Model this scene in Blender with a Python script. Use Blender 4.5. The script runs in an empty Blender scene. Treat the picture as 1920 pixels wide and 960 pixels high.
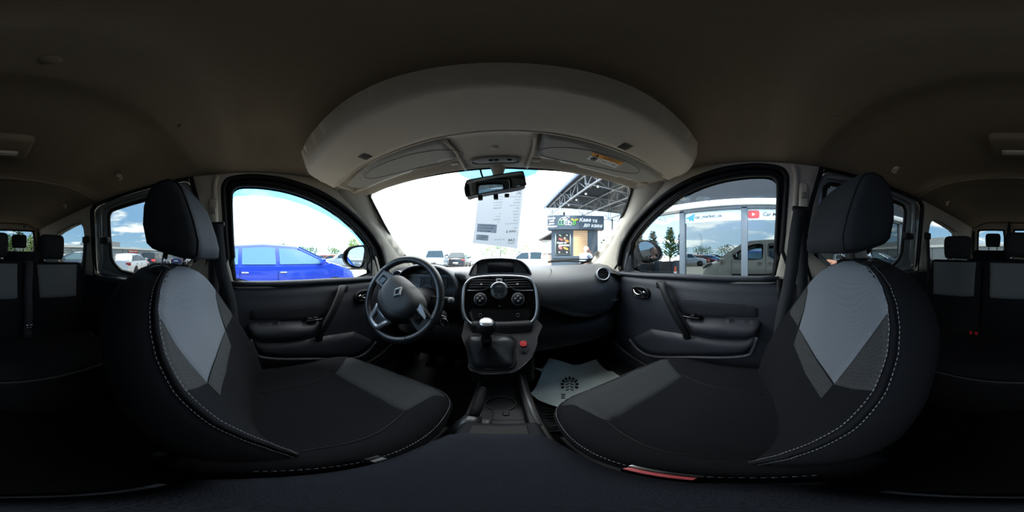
import bpy, bmesh, math, random
from mathutils import Vector as Vec, Matrix
from mathutils.geometry import delaunay_2d_cdt
random.seed(7)
R = math.radians
SC = bpy.context.scene
COL = SC.collection
CZ = 1.30                      # eye height above the asphalt; interior coordinates below are relative to the eye
G = -CZ                        # the asphalt in those coordinates
YAW, ROLL = 2.8, 1.1
EYE = Vec((.02, 0, 0))
# ---------------------------------------------------------------- camera
CM = Matrix.Rotation(R(-YAW), 3, 'Z') @ Matrix.Rotation(R(90), 3, 'X') @ Matrix.Rotation(R(-ROLL), 3, 'Z')
cd = bpy.data.cameras.new('camera')
cd.type = 'PANO'
cd.clip_start = .005
cd.clip_end = 500
try:
    cd.panorama_type = 'EQUIRECTANGULAR'
except Exception:
    cd.cycles.panorama_type = 'EQUIRECTANGULAR'
co = bpy.data.objects.new('camera', cd)
COL.objects.link(co)
co.location = (EYE.x, EYE.y, CZ)
CM0 = Matrix.Rotation(R(-YAW), 3, 'Z') @ Matrix.Rotation(R(90), 3, 'X')
co.rotation_euler = CM0.to_euler()      # the eye is level; the van leans by ROLL (see level_van)
SC.camera = co
# ---------------------------------------------------------------- view
SC.view_settings.view_transform = 'Standard'
SC.view_settings.look = 'None'
SC.view_settings.gamma = 1
SC.view_settings.use_curve_mapping = False
SC.view_settings.exposure = 1.05
SC.cycles.use_denoising = True
SC.cycles.max_bounces = 10
SC.cycles.transparent_max_bounces = 16
SC.cycles.sample_clamp_indirect = 6
# ---------------------------------------------------------------- sky
W = bpy.data.worlds.new('sky')
SC.world = W
W.use_nodes = True
wt = W.node_tree
wt.nodes.clear()
def wn(t, **k):
    n = wt.nodes.new(t)
    for a, b in k.items():
        setattr(n, a, b)
    return n
def wl(a, b):
    wt.links.new(a, b)
def wmath(op, a, b=None, c=None, clamp=False):
    n = wn('ShaderNodeMath', operation=op, use_clamp=clamp)
    for i, v in enumerate((a, b, c)):
        if v is None:
            continue
        if isinstance(v, (int, float)):
            n.inputs[i].default_value = v
        else:
            wl(v, n.inputs[i])
    return n.outputs[0]
def wmix(f, a, b):
    n = wn('ShaderNodeMix', data_type='RGBA')
    for s, v in (('Factor', f), ('A', a), ('B', b)):
        i = [q for q in n.inputs if q.name == s and q.enabled][0]
        if isinstance(v, (int, float)):
            i.default_value = v
        elif isinstance(v, tuple):
            i.default_value = (*v, 1)
        else:
            wl(v, i)
    return [q for q in n.outputs if q.enabled][0]
SUN_AZ, SUN_EL = -38, 58       # degrees right of the car's nose, above the horizon
sd = Vec((math.sin(R(SUN_AZ)) * math.cos(R(SUN_EL)), math.cos(R(SUN_AZ)) * math.cos(R(SUN_EL)), math.sin(R(SUN_EL))))
tc = wn('ShaderNodeTexCoord')
sep = wn('ShaderNodeSeparateXYZ')
wl(tc.outputs['Generated'], sep.inputs[0])
zz = wmath('MAXIMUM', sep.outputs[2], 0)
den = wmath('ADD', zz, .10)
cx = wmath('DIVIDE', sep.outputs[0], den)
cy = wmath('DIVIDE', sep.outputs[1], den)
cmb = wn('ShaderNodeCombineXYZ')
wl(cx, cmb.inputs[0]); wl(cy, cmb.inputs[1])
nz = wn('ShaderNodeTexNoise')
nz.inputs['Scale'].default_value = .62
nz.inputs['Detail'].default_value = 7
nz.inputs['Roughness'].default_value = .55
mp = wn('ShaderNodeMapping')
mp.inputs['Location'].default_value = (3.1, 1.7, 0)
wl(cmb.outputs[0], mp.inputs[0]); wl(mp.outputs[0], nz.inputs['Vector'])
dt = wn('ShaderNodeVectorMath', operation='DOT_PRODUCT')
wl(tc.outputs['Generated'], dt.inputs[0])
dt.inputs[1].default_value = sd
aur = wmath('POWER', wmath('MAXIMUM', dt.outputs['Value'], 0), 2.2)      # the bright air around the sun
cover = wmath('ADD', nz.outputs[0], wmath('MULTIPLY', aur, .16))
cl = wn('ShaderNodeMapRange', interpolation_type='SMOOTHSTEP')
cl.inputs['From Min'].default_value = .53
cl.inputs['From Max'].default_value = .64
wl(cover, cl.inputs[0])
hz = wmath('POWER', wmath('SUBTRACT', 1, zz, clamp=True), 5)
blue = wmix(hz, (.24, .56, 1.0), (.60, .90, 1.08))
SKY = wmix(cl.outputs[0], blue, (1.75, 1.72, 1.62))
glow = wmix(wmath('MULTIPLY', aur, .85), SKY, (2.6, 2.6, 2.6))
up = wmath('GREATER_THAN', sep.outputs[2], -.01)
fin = wmix(up, (.25, .24, .22), glow)
bg = wn('ShaderNodeBackground')
bg.inputs['Strength'].default_value = 1.6
wl(fin, bg.inputs[0])
ow = wn('ShaderNodeOutputWorld')
wl(bg.outputs[0], ow.inputs[0])
# ---------------------------------------------------------------- sun, veiled by thin cloud
sl = bpy.data.lights.new('sun', 'SUN')
sl.energy = 4.6
sl.angle = R(9)
sl.color = (1, .95, .86)
so = bpy.data.objects.new('sun', sl)
COL.objects.link(so)
so.location = (0, 0, 30)
SUNL = Vec((math.sin(R(-158)) * math.cos(R(60)), math.cos(R(-158)) * math.cos(R(60)), math.sin(R(60))))
so.rotation_euler = SUNL.to_track_quat('Z', 'Y').to_euler()

# ================================================================ helpers
def lin(c):
    return tuple((v / 255 / 12.92 if v / 255 <= .04045 else ((v / 255 + .055) / 1.055) ** 2.4) for v in c)
MATS = {}
def mat(name, rgb, rough=.5, metal=0, spec=.5, noise=None, bump=None, emit=None, trans=None, coat=0, weave=None):
    """rgb in 0-255; noise=(scale, amount); bump=(scale, strength); weave=(scale, amount, strength)"""
    if name in MATS:
        return MATS[name]
    m = bpy.data.materials.new(name)
    m.use_nodes = True
    t = m.node_tree
    b = t.nodes['Principled BSDF']
    c = lin(rgb)
    b.inputs['Base Color'].default_value = (*c, 1)
    b.inputs['Roughness'].default_value = rough
    b.inputs['Metallic'].default_value = metal
    b.inputs['Specular IOR Level'].default_value = spec
    if coat:
        b.inputs['Coat Weight'].default_value = coat
        b.inputs['Coat Roughness'].default_value = .05
    if trans:
        b.inputs['Transmission Weight'].default_value = trans
    if emit:
        b.inputs['Emission Color'].default_value = (*lin(emit[0]), 1)
        b.inputs['Emission Strength'].default_value = emit[1]
    tcn = None
    if noise or bump or weave:
        tcn = t.nodes.new('ShaderNodeTexCoord')
    if noise:
        n = t.nodes.new('ShaderNodeTexNoise')
        n.inputs['Scale'].default_value = noise[0]
        n.inputs['Detail'].default_value = 5
        t.links.new(tcn.outputs['Object'], n.inputs['Vector'])
        mx = t.nodes.new('ShaderNodeMix')
        mx.data_type = 'RGBA'
        mx.inputs[6].default_value = (*[v * (1 - noise[1]) for v in c], 1)
        mx.inputs[7].default_value = (*[min(1, v * (1 + noise[1])) for v in c], 1)
        t.links.new(n.outputs[0], mx.inputs[0])
        t.links.new(mx.outputs[2], b.inputs['Base Color'])
    if bump:
        n = t.nodes.new('ShaderNodeTexNoise')
        n.inputs['Scale'].default_value = bump[0]
        n.inputs['Detail'].default_value = 3
        t.links.new(tcn.outputs['Object'], n.inputs['Vector'])
        bp = t.nodes.new('ShaderNodeBump')
        bp.inputs['Strength'].default_value = bump[1]
        bp.inputs['Distance'].default_value = .002
        t.links.new(n.outputs[0], bp.inputs['Height'])
        t.links.new(bp.outputs[0], b.inputs['Normal'])
    if weave:
        v = t.nodes.new('ShaderNodeTexVoronoi')
        v.inputs['Scale'].default_value = weave[0]
        v.inputs['Randomness'].default_value = .25
        t.links.new(tcn.outputs['Object'], v.inputs['Vector'])
        mx = t.nodes.new('ShaderNodeMix')
        mx.data_type = 'RGBA'
        mx.inputs[6].default_value = (*[min(1, q * (1 + weave[1])) for q in c], 1)
        mx.inputs[7].default_value = (*[q * (1 - weave[1]) for q in c], 1)
        t.links.new(v.outputs['Distance'], mx.inputs[0])
        t.links.new(mx.outputs[2], b.inputs['Base Color'])
        bp = t.nodes.new('ShaderNodeBump')
        bp.inputs['Strength'].default_value = weave[2]
        bp.inputs['Distance'].default_value = .002
        bp.invert = True
        t.links.new(v.outputs['Distance'], bp.inputs['Height'])
        t.links.new(bp.outputs[0], b.inputs['Normal'])
    MATS[name] = m
    return m
def glassmat(name, tint, ior=1.45, gloss=(1, 1, 1)):
    """thin pane: clear or tinted transmission with a Fresnel reflection"""
    if name in MATS:
        return MATS[name]
    m = bpy.data.materials.new(name)
    m.use_nodes = True
    t = m.node_tree
    t.nodes.clear()
    o = t.nodes.new('ShaderNodeOutputMaterial')
    mx = t.nodes.new('ShaderNodeMixShader')
    tr = t.nodes.new('ShaderNodeBsdfTransparent')
    tr.inputs[0].default_value = (*tint, 1)
    gl = t.nodes.new('ShaderNodeBsdfGlossy')
    gl.inputs['Roughness'].default_value = .01
    gl.inputs[0].default_value = (*gloss, 1)
    ge = t.nodes.new('ShaderNodeNewGeometry')
    dp = t.nodes.new('ShaderNodeVectorMath'); dp.operation = 'DOT_PRODUCT'
    t.links.new(ge.outputs['Incoming'], dp.inputs[0]); t.links.new(ge.outputs['Normal'], dp.inputs[1])
    def mth(op, x, y=None):
        n = t.nodes.new('ShaderNodeMath'); n.operation = op
        for i, v in enumerate((x, y)):
            if isinstance(v, (int, float)): n.inputs[i].default_value = v
            elif v is not None: t.links.new(v, n.inputs[i])
        return n.outputs[0]
    f = mth('ADD', mth('MULTIPLY', mth('POWER', mth('SUBTRACT', 1.0, mth('ABSOLUTE', dp.outputs['Value'])), 5.0), .9), .045)
    t.links.new(f, mx.inputs[0])
    t.links.new(tr.outputs[0], mx.inputs[1])
    t.links.new(gl.outputs[0], mx.inputs[2])
    t.links.new(mx.outputs[0], o.inputs[0])
    MATS[name] = m
    return m
def mirrormat(name, tint, rough=0.0):
    return mat(name, tint, rough, 1)

# ---------------------------------------------------------------- rays through photo pixels (1920 x 960)
LEVEL = [CM]
def ray(px, py):
    az = R((px - 960) * .1875)
    el = R((480 - py) * .1875)
    return LEVEL[0] @ Vec((math.sin(az) * math.cos(el), math.sin(el), -math.cos(az) * math.cos(el)))
def on(px, py, n, c):
    n = Vec(n)
    d = ray(px, py)
    return EYE + d * ((c - n.dot(EYE)) / n.dot(d))
def atz(px, py, z):
    return on(px, py, (0, 0, 1), z)
def atx(px, py, x):
    return on(px, py, (1, 0, 0), x)
def aty(px, py, y):
    return on(px, py, (0, 1, 0), y)
def hit(px, py, f, t0=.02, t1=3.0, n=240):
    """first root of f(point) along the ray"""
    d = ray(px, py)
    a = t0
    fa = f(EYE + d * a)
    for i in range(1, n + 1):
        b = t0 + (t1 - t0) * i / n
        fb = f(EYE + d * b)
        if fa * fb <= 0:
            for _ in range(30):
                m = (a + b) / 2
                fm = f(EYE + d * m)
                if fa * fm <= 0:
                    b, fb = m, fm
                else:
                    a, fa = m, fm
            return EYE + d * ((a + b) / 2)
        a, fa = b, fb
    return EYE + d * t1

# ---------------------------------------------------------------- objects
BASE = {}
def thing(name, label, cat, base, rotz=0, group=None, kind=None):
    """an Empty at the thing's base; its parts are given in scene (eye-relative) coordinates, or local ones when rotz is used"""
    o = bpy.data.objects.new(name, None)
    o.empty_display_size = .05
    COL.objects.link(o)
    o.location = (base[0], base[1], base[2] + CZ)
    o.rotation_euler = (0, 0, rotz)
    if label: o['label'] = label
    if cat: o['category'] = cat
    if group: o['group'] = group
    if kind: o['kind'] = kind
    BASE[o] = Vec(base)
    return o
def tag(o, label=None, cat=None, group=None, kind=None):
    if label: o['label'] = label
    if cat: o['category'] = cat
    if group: o['group'] = group
    if kind: o['kind'] = kind
    return o
def obj(name, vf, m, parent=None, smooth=True, local=False, solid=0, bevel=0, sub=0, label=None, auto=None):
    vs, fs = vf[0], vf[1]
    vs = [Vec(v) for v in vs]
    if parent is None:
        lo = Vec((sum(v.x for v in vs) / len(vs), sum(v.y for v in vs) / len(vs), min(v.z for v in vs)))
        base = lo
    elif local:
        base = Vec((0, 0, 0))
    else:
        base = BASE[parent]
    me = bpy.data.meshes.new(name)
    me.from_pydata([v - base for v in vs], [], [tuple(f) for f in fs])
    me.update()
    mats = m if isinstance(m, (list, tuple)) else [m]
    for q in mats:
        me.materials.append(q)
    if len(vf) > 2:
        for p, i in zip(me.polygons, vf[2]):
            p.material_index = i
    if smooth:
        for p in me.polygons:
            p.use_smooth = True
    o = bpy.data.objects.new(name, me)
    COL.objects.link(o)
    if parent is None:
        o.location = (base.x, base.y, base.z + CZ)
        BASE[o] = base
    else:
        o.parent = parent
        BASE[o] = base
    if label: o['label'] = label
    if bevel:
        md = o.modifiers.new('bevel', 'BEVEL')
        md.width = bevel; md.segments = 2; md.limit_method = 'ANGLE'
    if solid:
        md = o.modifiers.new('solid', 'SOLIDIFY')
        md.thickness = solid; md.offset = 0
    if sub:
        md = o.modifiers.new('sub', 'SUBSURF')
        md.levels = sub; md.render_levels = sub
    if auto:
        try:
            me.set_sharp_from_angle(angle=R(auto))
        except Exception:
            pass
    return o
def copy_tree(o, parent=None):
    c = o.copy()
    COL.objects.link(c)
    if parent is not None:
        c.parent = parent
    for ch in list(o.children):
        copy_tree(ch, c)
    return c

# ---------------------------------------------------------------- shapes: every function returns (verts, faces)
def join(*parts):
    V, F = [], []
    for p in parts:
        n = len(V)
        V += [Vec(v) for v in p[0]]
        F += [tuple(i + n for i in f) for f in p[1]]
    return V, F
def move(vf, d=(0, 0, 0), rot=None, scale=None):
    d = Vec(d)
    out = []
    for v in vf[0]:
        v = Vec(v)
        if scale: v = Vec((v.x * scale[0], v.y * scale[1], v.z * scale[2]))
        if rot: v = rot @ v
        out.append(v + d)
    return (out, vf[1], *vf[2:])
def mirror_x(vf):
    return ([Vec((-v[0], v[1], v[2])) for v in vf[0]], [tuple(reversed(f)) for f in vf[1]], *vf[2:])
def box(x0, x1, y0, y1, z0, z1):
    v = [(x, y, z) for z in (z0, z1) for y in (y0, y1) for x in (x0, x1)]
    return v, [(0, 2, 3, 1), (4, 5, 7, 6), (0, 1, 5, 4), (2, 6, 7, 3), (0, 4, 6, 2), (1, 3, 7, 5)]
def rbox(x0, x1, y0, y1, z0, z1, r=.01, seg=3):
    bm = bmesh.new()
    bmesh.ops.create_cube(bm, size=1)
    for v in bm.verts:
        v.co = Vec(((x0 + x1) / 2 + v.co.x * (x1 - x0), (y0 + y1) / 2 + v.co.y * (y1 - y0), (z0 + z1) / 2 + v.co.z * (z1 - z0)))
    bmesh.ops.bevel(bm, geom=list(bm.edges), offset=r, segments=seg, profile=.5, affect='EDGES')
    out = ([v.co.copy() for v in bm.verts], [tuple(v.index for v in f.verts) for f in bm.faces])
    bm.verts.index_update()
    out = ([v.co.copy() for v in bm.verts], [tuple(v.index for v in f.verts) for f in bm.faces])
    bm.free()
    return out
def loft(rings, closed=True, cap0=False, cap1=False, loop=False):
    n = len(rings[0])
    V = [Vec(p) for r in rings for p in r]
    F = []
    m = len(rings)
    for i in range(m if loop else m - 1):
        a, b = i * n, ((i + 1) % m) * n
        for j in range(n if closed else n - 1):
            k = (j + 1) % n
            F.append((a + j, a + k, b + k, b + j))
    if cap0: F.append(tuple(range(n - 1, -1, -1)))
    if cap1: F.append(tuple(range((m - 1) * n, m * n)))
    return V, F
def tube(path, r, n=8, closed=False, cap=True, up=None, prof=None):
    """prof: list of (a, b) in the frame (side, up); r scales it"""
    P = [Vec(p) for p in path]
    m = len(P)
    if prof is None:
        prof = [(math.cos(2 * math.pi * i / n), math.sin(2 * math.pi * i / n)) for i in range(n)]
    rings = []
    T = []
    for i in range(m):
        a = P[(i - 1) % m] if closed or i > 0 else P[0]
        b = P[(i + 1) % m] if closed or i < m - 1 else P[-1]
        t = (b - a)
        T.append(t.normalized() if t.length > 1e-9 else Vec((0, 0, 1)))
    u = Vec(up) if up else (Vec((0, 0, 1)) if abs(T[0].z) < .9 else Vec((1, 0, 0)))
    for i in range(m):
        if up: u = Vec(up)
        s = T[i].cross(u)
        if s.length < 1e-6: s = T[i].orthogonal()
        s.normalize()
        w = s.cross(T[i]).normalized()
        if not up: u = w
        rr = r[i] if isinstance(r, (list, tuple)) else r
        rings.append([P[i] + s * (a * rr) + w * (b * rr) for a, b in prof])
    return loft(rings, True, cap and not closed, cap and not closed, closed)
def lathe(prof, n=20, c=(0, 0, 0), axis=None):
    """prof: list of (radius, height) about local z, turned so that z looks along axis"""
    q = Vec(axis).to_track_quat('Z', 'Y').to_matrix() if axis else Matrix.Identity(3)
    rings = [[Vec(c) + q @ Vec((max(r, 1e-5) * math.cos(2 * math.pi * i / n), max(r, 1e-5) * math.sin(2 * math.pi * i / n), h)) for i in range(n)] for r, h in prof]
    return loft(rings)
def ball(c, r, n=10, m=7):
    r = r if isinstance(r, (tuple, list)) else (r, r, r)
    rings = []
    for j in range(m + 1):
        a = math.pi * j / m - math.pi / 2
        rings.append([(c[0] + r[0] * max(math.cos(a), 1e-4) * math.cos(2 * math.pi * i / n), c[1] + r[1] * max(math.cos(a), 1e-4) * math.sin(2 * math.pi * i / n), c[2] + r[2] * math.sin(a)) for i in range(n)])
    return loft(rings)
def grid(fn, us, vs):
    V = [Vec(fn(u, v)) for v in vs for u in us]
    n = len(us)
    return V, [(j * n + i, j * n + i + 1, (j + 1) * n + i + 1, (j + 1) * n + i) for j in range(len(vs) - 1) for i in range(n - 1)]
def lerp(tab, x):
    """piecewise smooth table lookup"""
    if x <= tab[0][0]: return tab[0][1]
    for (a, p), (b, q) in zip(tab, tab[1:]):
        if x <= b:
            return p + (q - p) * (x - a) / (b - a)
    return tab[-1][1]
def sstep(a, b, x):
    t = min(1, max(0, (x - a) / (b - a)))
    return t * t * (3 - 2 * t)
def frange(a, b, n):
    return [a + (b - a) * i / n for i in range(n + 1)]
def smooth_path(pts, k=4, closed=False):
    """Catmull-Rom through the points"""
    P = [Vec(p) for p in pts]
    m = len(P)
    out = []
    for i in range(m if closed else m - 1):
        p0 = P[(i - 1) % m] if closed or i > 0 else P[0] * 2 - P[1]
        p1 = P[i]
        p2 = P[(i + 1) % m]
        p3 = P[(i + 2) % m] if closed or i < m - 2 else P[-1] * 2 - P[-2]
        for j in range(k):
            t = j / k
            out.append(.5 * (2 * p1 + (p2 - p0) * t + (2 * p0 - 5 * p1 + 4 * p2 - p3) * t * t + (3 * p1 - p0 - 3 * p2 + p3) * t ** 3))
    if not closed: out.append(P[-1])
    return out
def inside(p, poly):
    x, y = p[0], p[1]
    c = False
    j = len(poly) - 1
    for i in range(len(poly)):
        a, b = poly[i], poly[j]
        if (a[1] > y) != (b[1] > y) and x < (b[0] - a[0]) * (y - a[1]) / (b[1] - a[1]) + a[0]:
            c = not c
        j = i
    return c
def edge_dist(p, poly):
    best = 9
    px, py = p[0], p[1]
    for i in range(len(poly)):
        ax, ay = poly[i - 1][0], poly[i - 1][1]
        bx, by = poly[i][0], poly[i][1]
        dx, dy = bx - ax, by - ay
        L = dx * dx + dy * dy
        t = 0 if L == 0 else min(1, max(0, ((px - ax) * dx + (py - ay) * dy) / L))
        best = min(best, math.hypot(px - ax - dx * t, py - ay - dy * t))
    return best
def resample(poly, step):
    out = []
    n = len(poly)
    for i in range(n):
        a, b = Vec(poly[i][:2]), Vec(poly[(i + 1) % n][:2])
        k = max(1, int((b - a).length / step + .5))
        for j in range(k):
            out.append(a + (b - a) * (j / k))
    return out
def plate2(outer, holes=(), step=.03):
    """triangulated flat region with holes -> (2-D verts, faces, resampled outer)"""
    O = resample(outer, step)
    H = [resample(h, step) for h in holes]
    V, E = [], []
    for loop in [O] + H:
        b = len(V)
        V += loop
        E += [(b + i, b + (i + 1) % len(loop)) for i in range(len(loop))]
    x0, x1 = min(v.x for v in O), max(v.x for v in O)
    y0, y1 = min(v.y for v in O), max(v.y for v in O)
    nx, ny = int((x1 - x0) / step), int((y1 - y0) / step)
    for i in range(1, nx + 1):
        for j in range(1, ny + 1):
            p = Vec((x0 + (i + (.5 if j % 2 else 0) - .25) * step, y0 + j * step))
            if inside(p, O) and not any(inside(p, h) for h in H) and edge_dist(p, O) > step * .4 and all(edge_dist(p, h) > step * .4 for h in H):
                V.append(p)
    r = delaunay_2d_cdt(V, E, [], 0, 1e-6)
    vs, fs = r[0], r[2]
    out = []
    for f in fs:
        c = (vs[f[0]] + vs[f[1]] + vs[f[2]]) / 3
        if inside(c, O) and not any(inside(c, h) for h in H):
            out.append(tuple(f))
    return vs, out, O
def plate(outer, fn, holes=(), step=.03):
    vs, fs, O = plate2(outer, holes, step)
    return [Vec(fn(v.x, v.y)) for v in vs], fs
def pillow(outer, fn, h=.006, r=.012, step=.012, sink=.003):
    """fn(u, v, lift) -> point; the panel swells from its seam"""
    vs, fs, O = plate2(outer, (), step)
    V = []
    for v in vs:
        d = edge_dist(v, O)
        V.append(Vec(fn(v.x, v.y, -sink + (h + sink) * math.sqrt(min(1, d / r) * (2 - min(1, d / r))))))
    return V, fs
def prism(outer, fn, t0, t1):
    """outline extruded: fn(u, v, t) -> point"""
    n = len(outer)
    V = [Vec(fn(p[0], p[1], t0)) for p in outer] + [Vec(fn(p[0], p[1], t1)) for p in outer]
    F = [(i, (i + 1) % n, n + (i + 1) % n, n + i) for i in range(n)]
    vs, fs, O = plate2(outer, (), 9)
    if len(vs) == n:
        F += [tuple(reversed(f)) for f in fs] + [tuple(i + n for i in f) for f in fs]
    else:
        F += [tuple(range(n - 1, -1, -1)), tuple(range(n, 2 * n))]
    return V, F
def ring_pts(c, a, b, n=24, k=2.0, rot=0):
    """superellipse outline"""
    out = []
    for i in range(n):
        t = 2 * math.pi * i / n
        x = abs(math.cos(t)) ** (2 / k) * math.copysign(1, math.cos(t)) * a
        y = abs(math.sin(t)) ** (2 / k) * math.copysign(1, math.sin(t)) * b
        out.append((c[0] + x * math.cos(rot) - y * math.sin(rot), c[1] + x * math.sin(rot) + y * math.cos(rot)))
    return out
def text_mesh(s, size=1.0, align='CENTER', shear=0, weight=0):
    cu = bpy.data.curves.new('lettering', 'FONT')
    cu.body = s
    cu.size = size
    cu.align_x = align
    cu.align_y = 'CENTER'
    cu.shear = shear
    cu.offset = weight
    cu.resolution_u = 2
    o = bpy.data.objects.new('lettering', cu)
    COL.objects.link(o)
    dg = bpy.context.evaluated_depsgraph_get()
    me = o.evaluated_get(dg).to_mesh()
    out = ([v.co.copy() for v in me.vertices], [tuple(p.vertices) for p in me.polygons])
    o.evaluated_get(dg).to_mesh_clear()
    bpy.data.objects.remove(o)
    bpy.data.curves.remove(cu)
    return out
def text_on(s, size, org, ex, ey, align='CENTER', shear=0, weight=0):
    """lettering laid on the plane through org with axes ex (reading direction) and ey (up)"""
    v, f = text_mesh(s, size, align, shear, weight)
    org, ex, ey = Vec(org), Vec(ex), Vec(ey)
    return [org + ex * p.x + ey * p.y for p in v], f

# ---------------------------------------------------------------- materials of the car
M_HEAD = mat('headliner_cloth', (126, 114, 98), .95, spec=.1, noise=(60, .06), bump=(900, .25))
M_TRIM = mat('beige_pillar_plastic', (196, 186, 170), .6, noise=(30, .03), bump=(700, .12))
M_SHELF = mat('shelf_plastic', (190, 177, 158), .55, noise=(30, .03), bump=(700, .12))
M_DASH = mat('dash_plastic', (58, 60, 63), .40, spec=.6, noise=(80, .08), bump=(420, .16))
M_DASHD = mat('lower_dash_plastic', (34, 34, 37), .55, noise=(80, .08), bump=(500, .3))
M_DOOR = mat('door_plastic', (46, 48, 55), .5, noise=(80, .06), bump=(500, .35))
M_DOORC = mat('door_cloth', (42, 43, 48), .9, spec=.2, bump=(600, .4))
M_RUB = mat('black_rubber', (17, 17, 19), .6, spec=.3)
M_BLK = mat('black_plastic', (20, 20, 22), .55, spec=.35)
M_GLOSS = mat('piano_black', (8, 8, 9), .12, coat=.4)
M_CHR = mat('chrome', (205, 208, 212), .16, 1)
M_SILV = mat('silver_paint', (186, 189, 193), .3, .7)
M_LEA = mat('black_leather', (32, 34, 37), .34, spec=.6, bump=(260, .2))
M_SEATD = mat('dark_seat_cloth', (22, 23, 27), .95, spec=.15, noise=(160, .12), bump=(800, .4))
M_SEATL = mat('light_seat_cloth', (104, 110, 118), .85, spec=.25, weave=(420, .22, .35))
M_SEATM = mat('mesh_seat_cloth', (58, 60, 62), .85, spec=.25, weave=(260, .65, .8))
M_SEATF = mat('cushion_front_cloth', (46, 49, 51), .8, spec=.3, weave=(420, .2, .35))
M_STITCH = mat('pale_thread', (150, 153, 158), .8)
M_CARPET = mat('floor_carpet', (20, 20, 22), 1, spec=.05, noise=(200, .3), bump=(500, .8))
M_BELT = mat('belt_webbing', (38, 39, 43), .8, weave=(500, .25, .3))
M_METAL = mat('door_frame_paint', (150, 155, 156), .35, .5)
M_GLASS = glassmat('clear_glass', (.84, .88, .88))
M_GLASSR = glassmat('side_glass', (.62, .68, .70))
M_PRIV = glassmat('tinted_rear_glass', (.20, .215, .215))
M_BODY = mat('van_paint', (206, 204, 196), .32, .15, coat=.5)
M_RED = mat('red_button', (190, 40, 45), .4)
# ================================================================ the cabin shell
def sx(z):                                    # half width of the cabin side above the belt line
    return .70 - .1429 * (z + .1)
def side_pt(s, off=0):
    return lambda y, z: (s * (sx(z) + off), y, z)
WS_N, WS_C = (0, .38, .6), .38 * .55 + .6 * .32      # windscreen plane
def ws_z(y):
    return (WS_C - .38 * y) / .6
FWIN = [(-.052, -.125), (-.065, .01), (-.072, .155), (-.073, .275), (-.066, .308), (-.045, .325), (-.01, .329), (.06, .327), (.16, .316), (.265, .293), (.374, .255), (.478, .204), (.572, .146), (.655, .078), (.673, .045), (.692, -.14)]
FSEAL = [(-.060, -.1335), (-.09, .01), (-.101, .197), (-.104, .300), (-.096, .335), (-.070, .358), (.01, .367), (.09, .363), (.165, .354), (.315, .318), (.466, .256), (.62, .166), (.70, .098), (.747, .048), (.80, -.065), (.80, -.1335)]
SHOLE = [(-.225, -.128), (-.93, -.128), (-.985, -.09), (-.965, .20), (-.95, .33), (-.92, .362), (-.85, .377), (-.33, .386), (-.26, .375), (-.232, .345)]
SWIN = [(-.268, -.09), (-.66, -.09), (-.76, -.06), (-.808, .0), (-.806, .10), (-.80, .255), (-.78, .295), (-.72, .31), (-.33, .32), (-.285, .305), (-.268, .26)]
QWIN = [(-1.07, -.06), (-1.60, -.06), (-1.67, -.035), (-1.69, .02), (-1.69, .19), (-1.66, .24), (-1.27, .283), (-1.13, .278), (-1.085, .26), (-1.065, .215)]
WALL = [(-2.24, -.135), (.82, -.135), (1.16, -.075), (.9, .098), (.721, .212), (.60, .29), (.54, .335), (.50, .36), (.42, .402), (-2.24, .402)]
def chaikin(p, n=2):
    for _ in range(n):
        q = []
        for i in range(len(p)):
            a, b = Vec(p[i]), Vec(p[(i + 1) % len(p)])
            q += [a * .75 + b * .25, a * .25 + b * .75]
        p = q
    return p
FSEALc, SHOLEc, SWINc, QWINc, FWINc = [chaikin(p, 1) for p in (FSEAL, SHOLE, SWIN, QWIN, FWIN)]
wnum = 1
SIDES = {}
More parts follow.
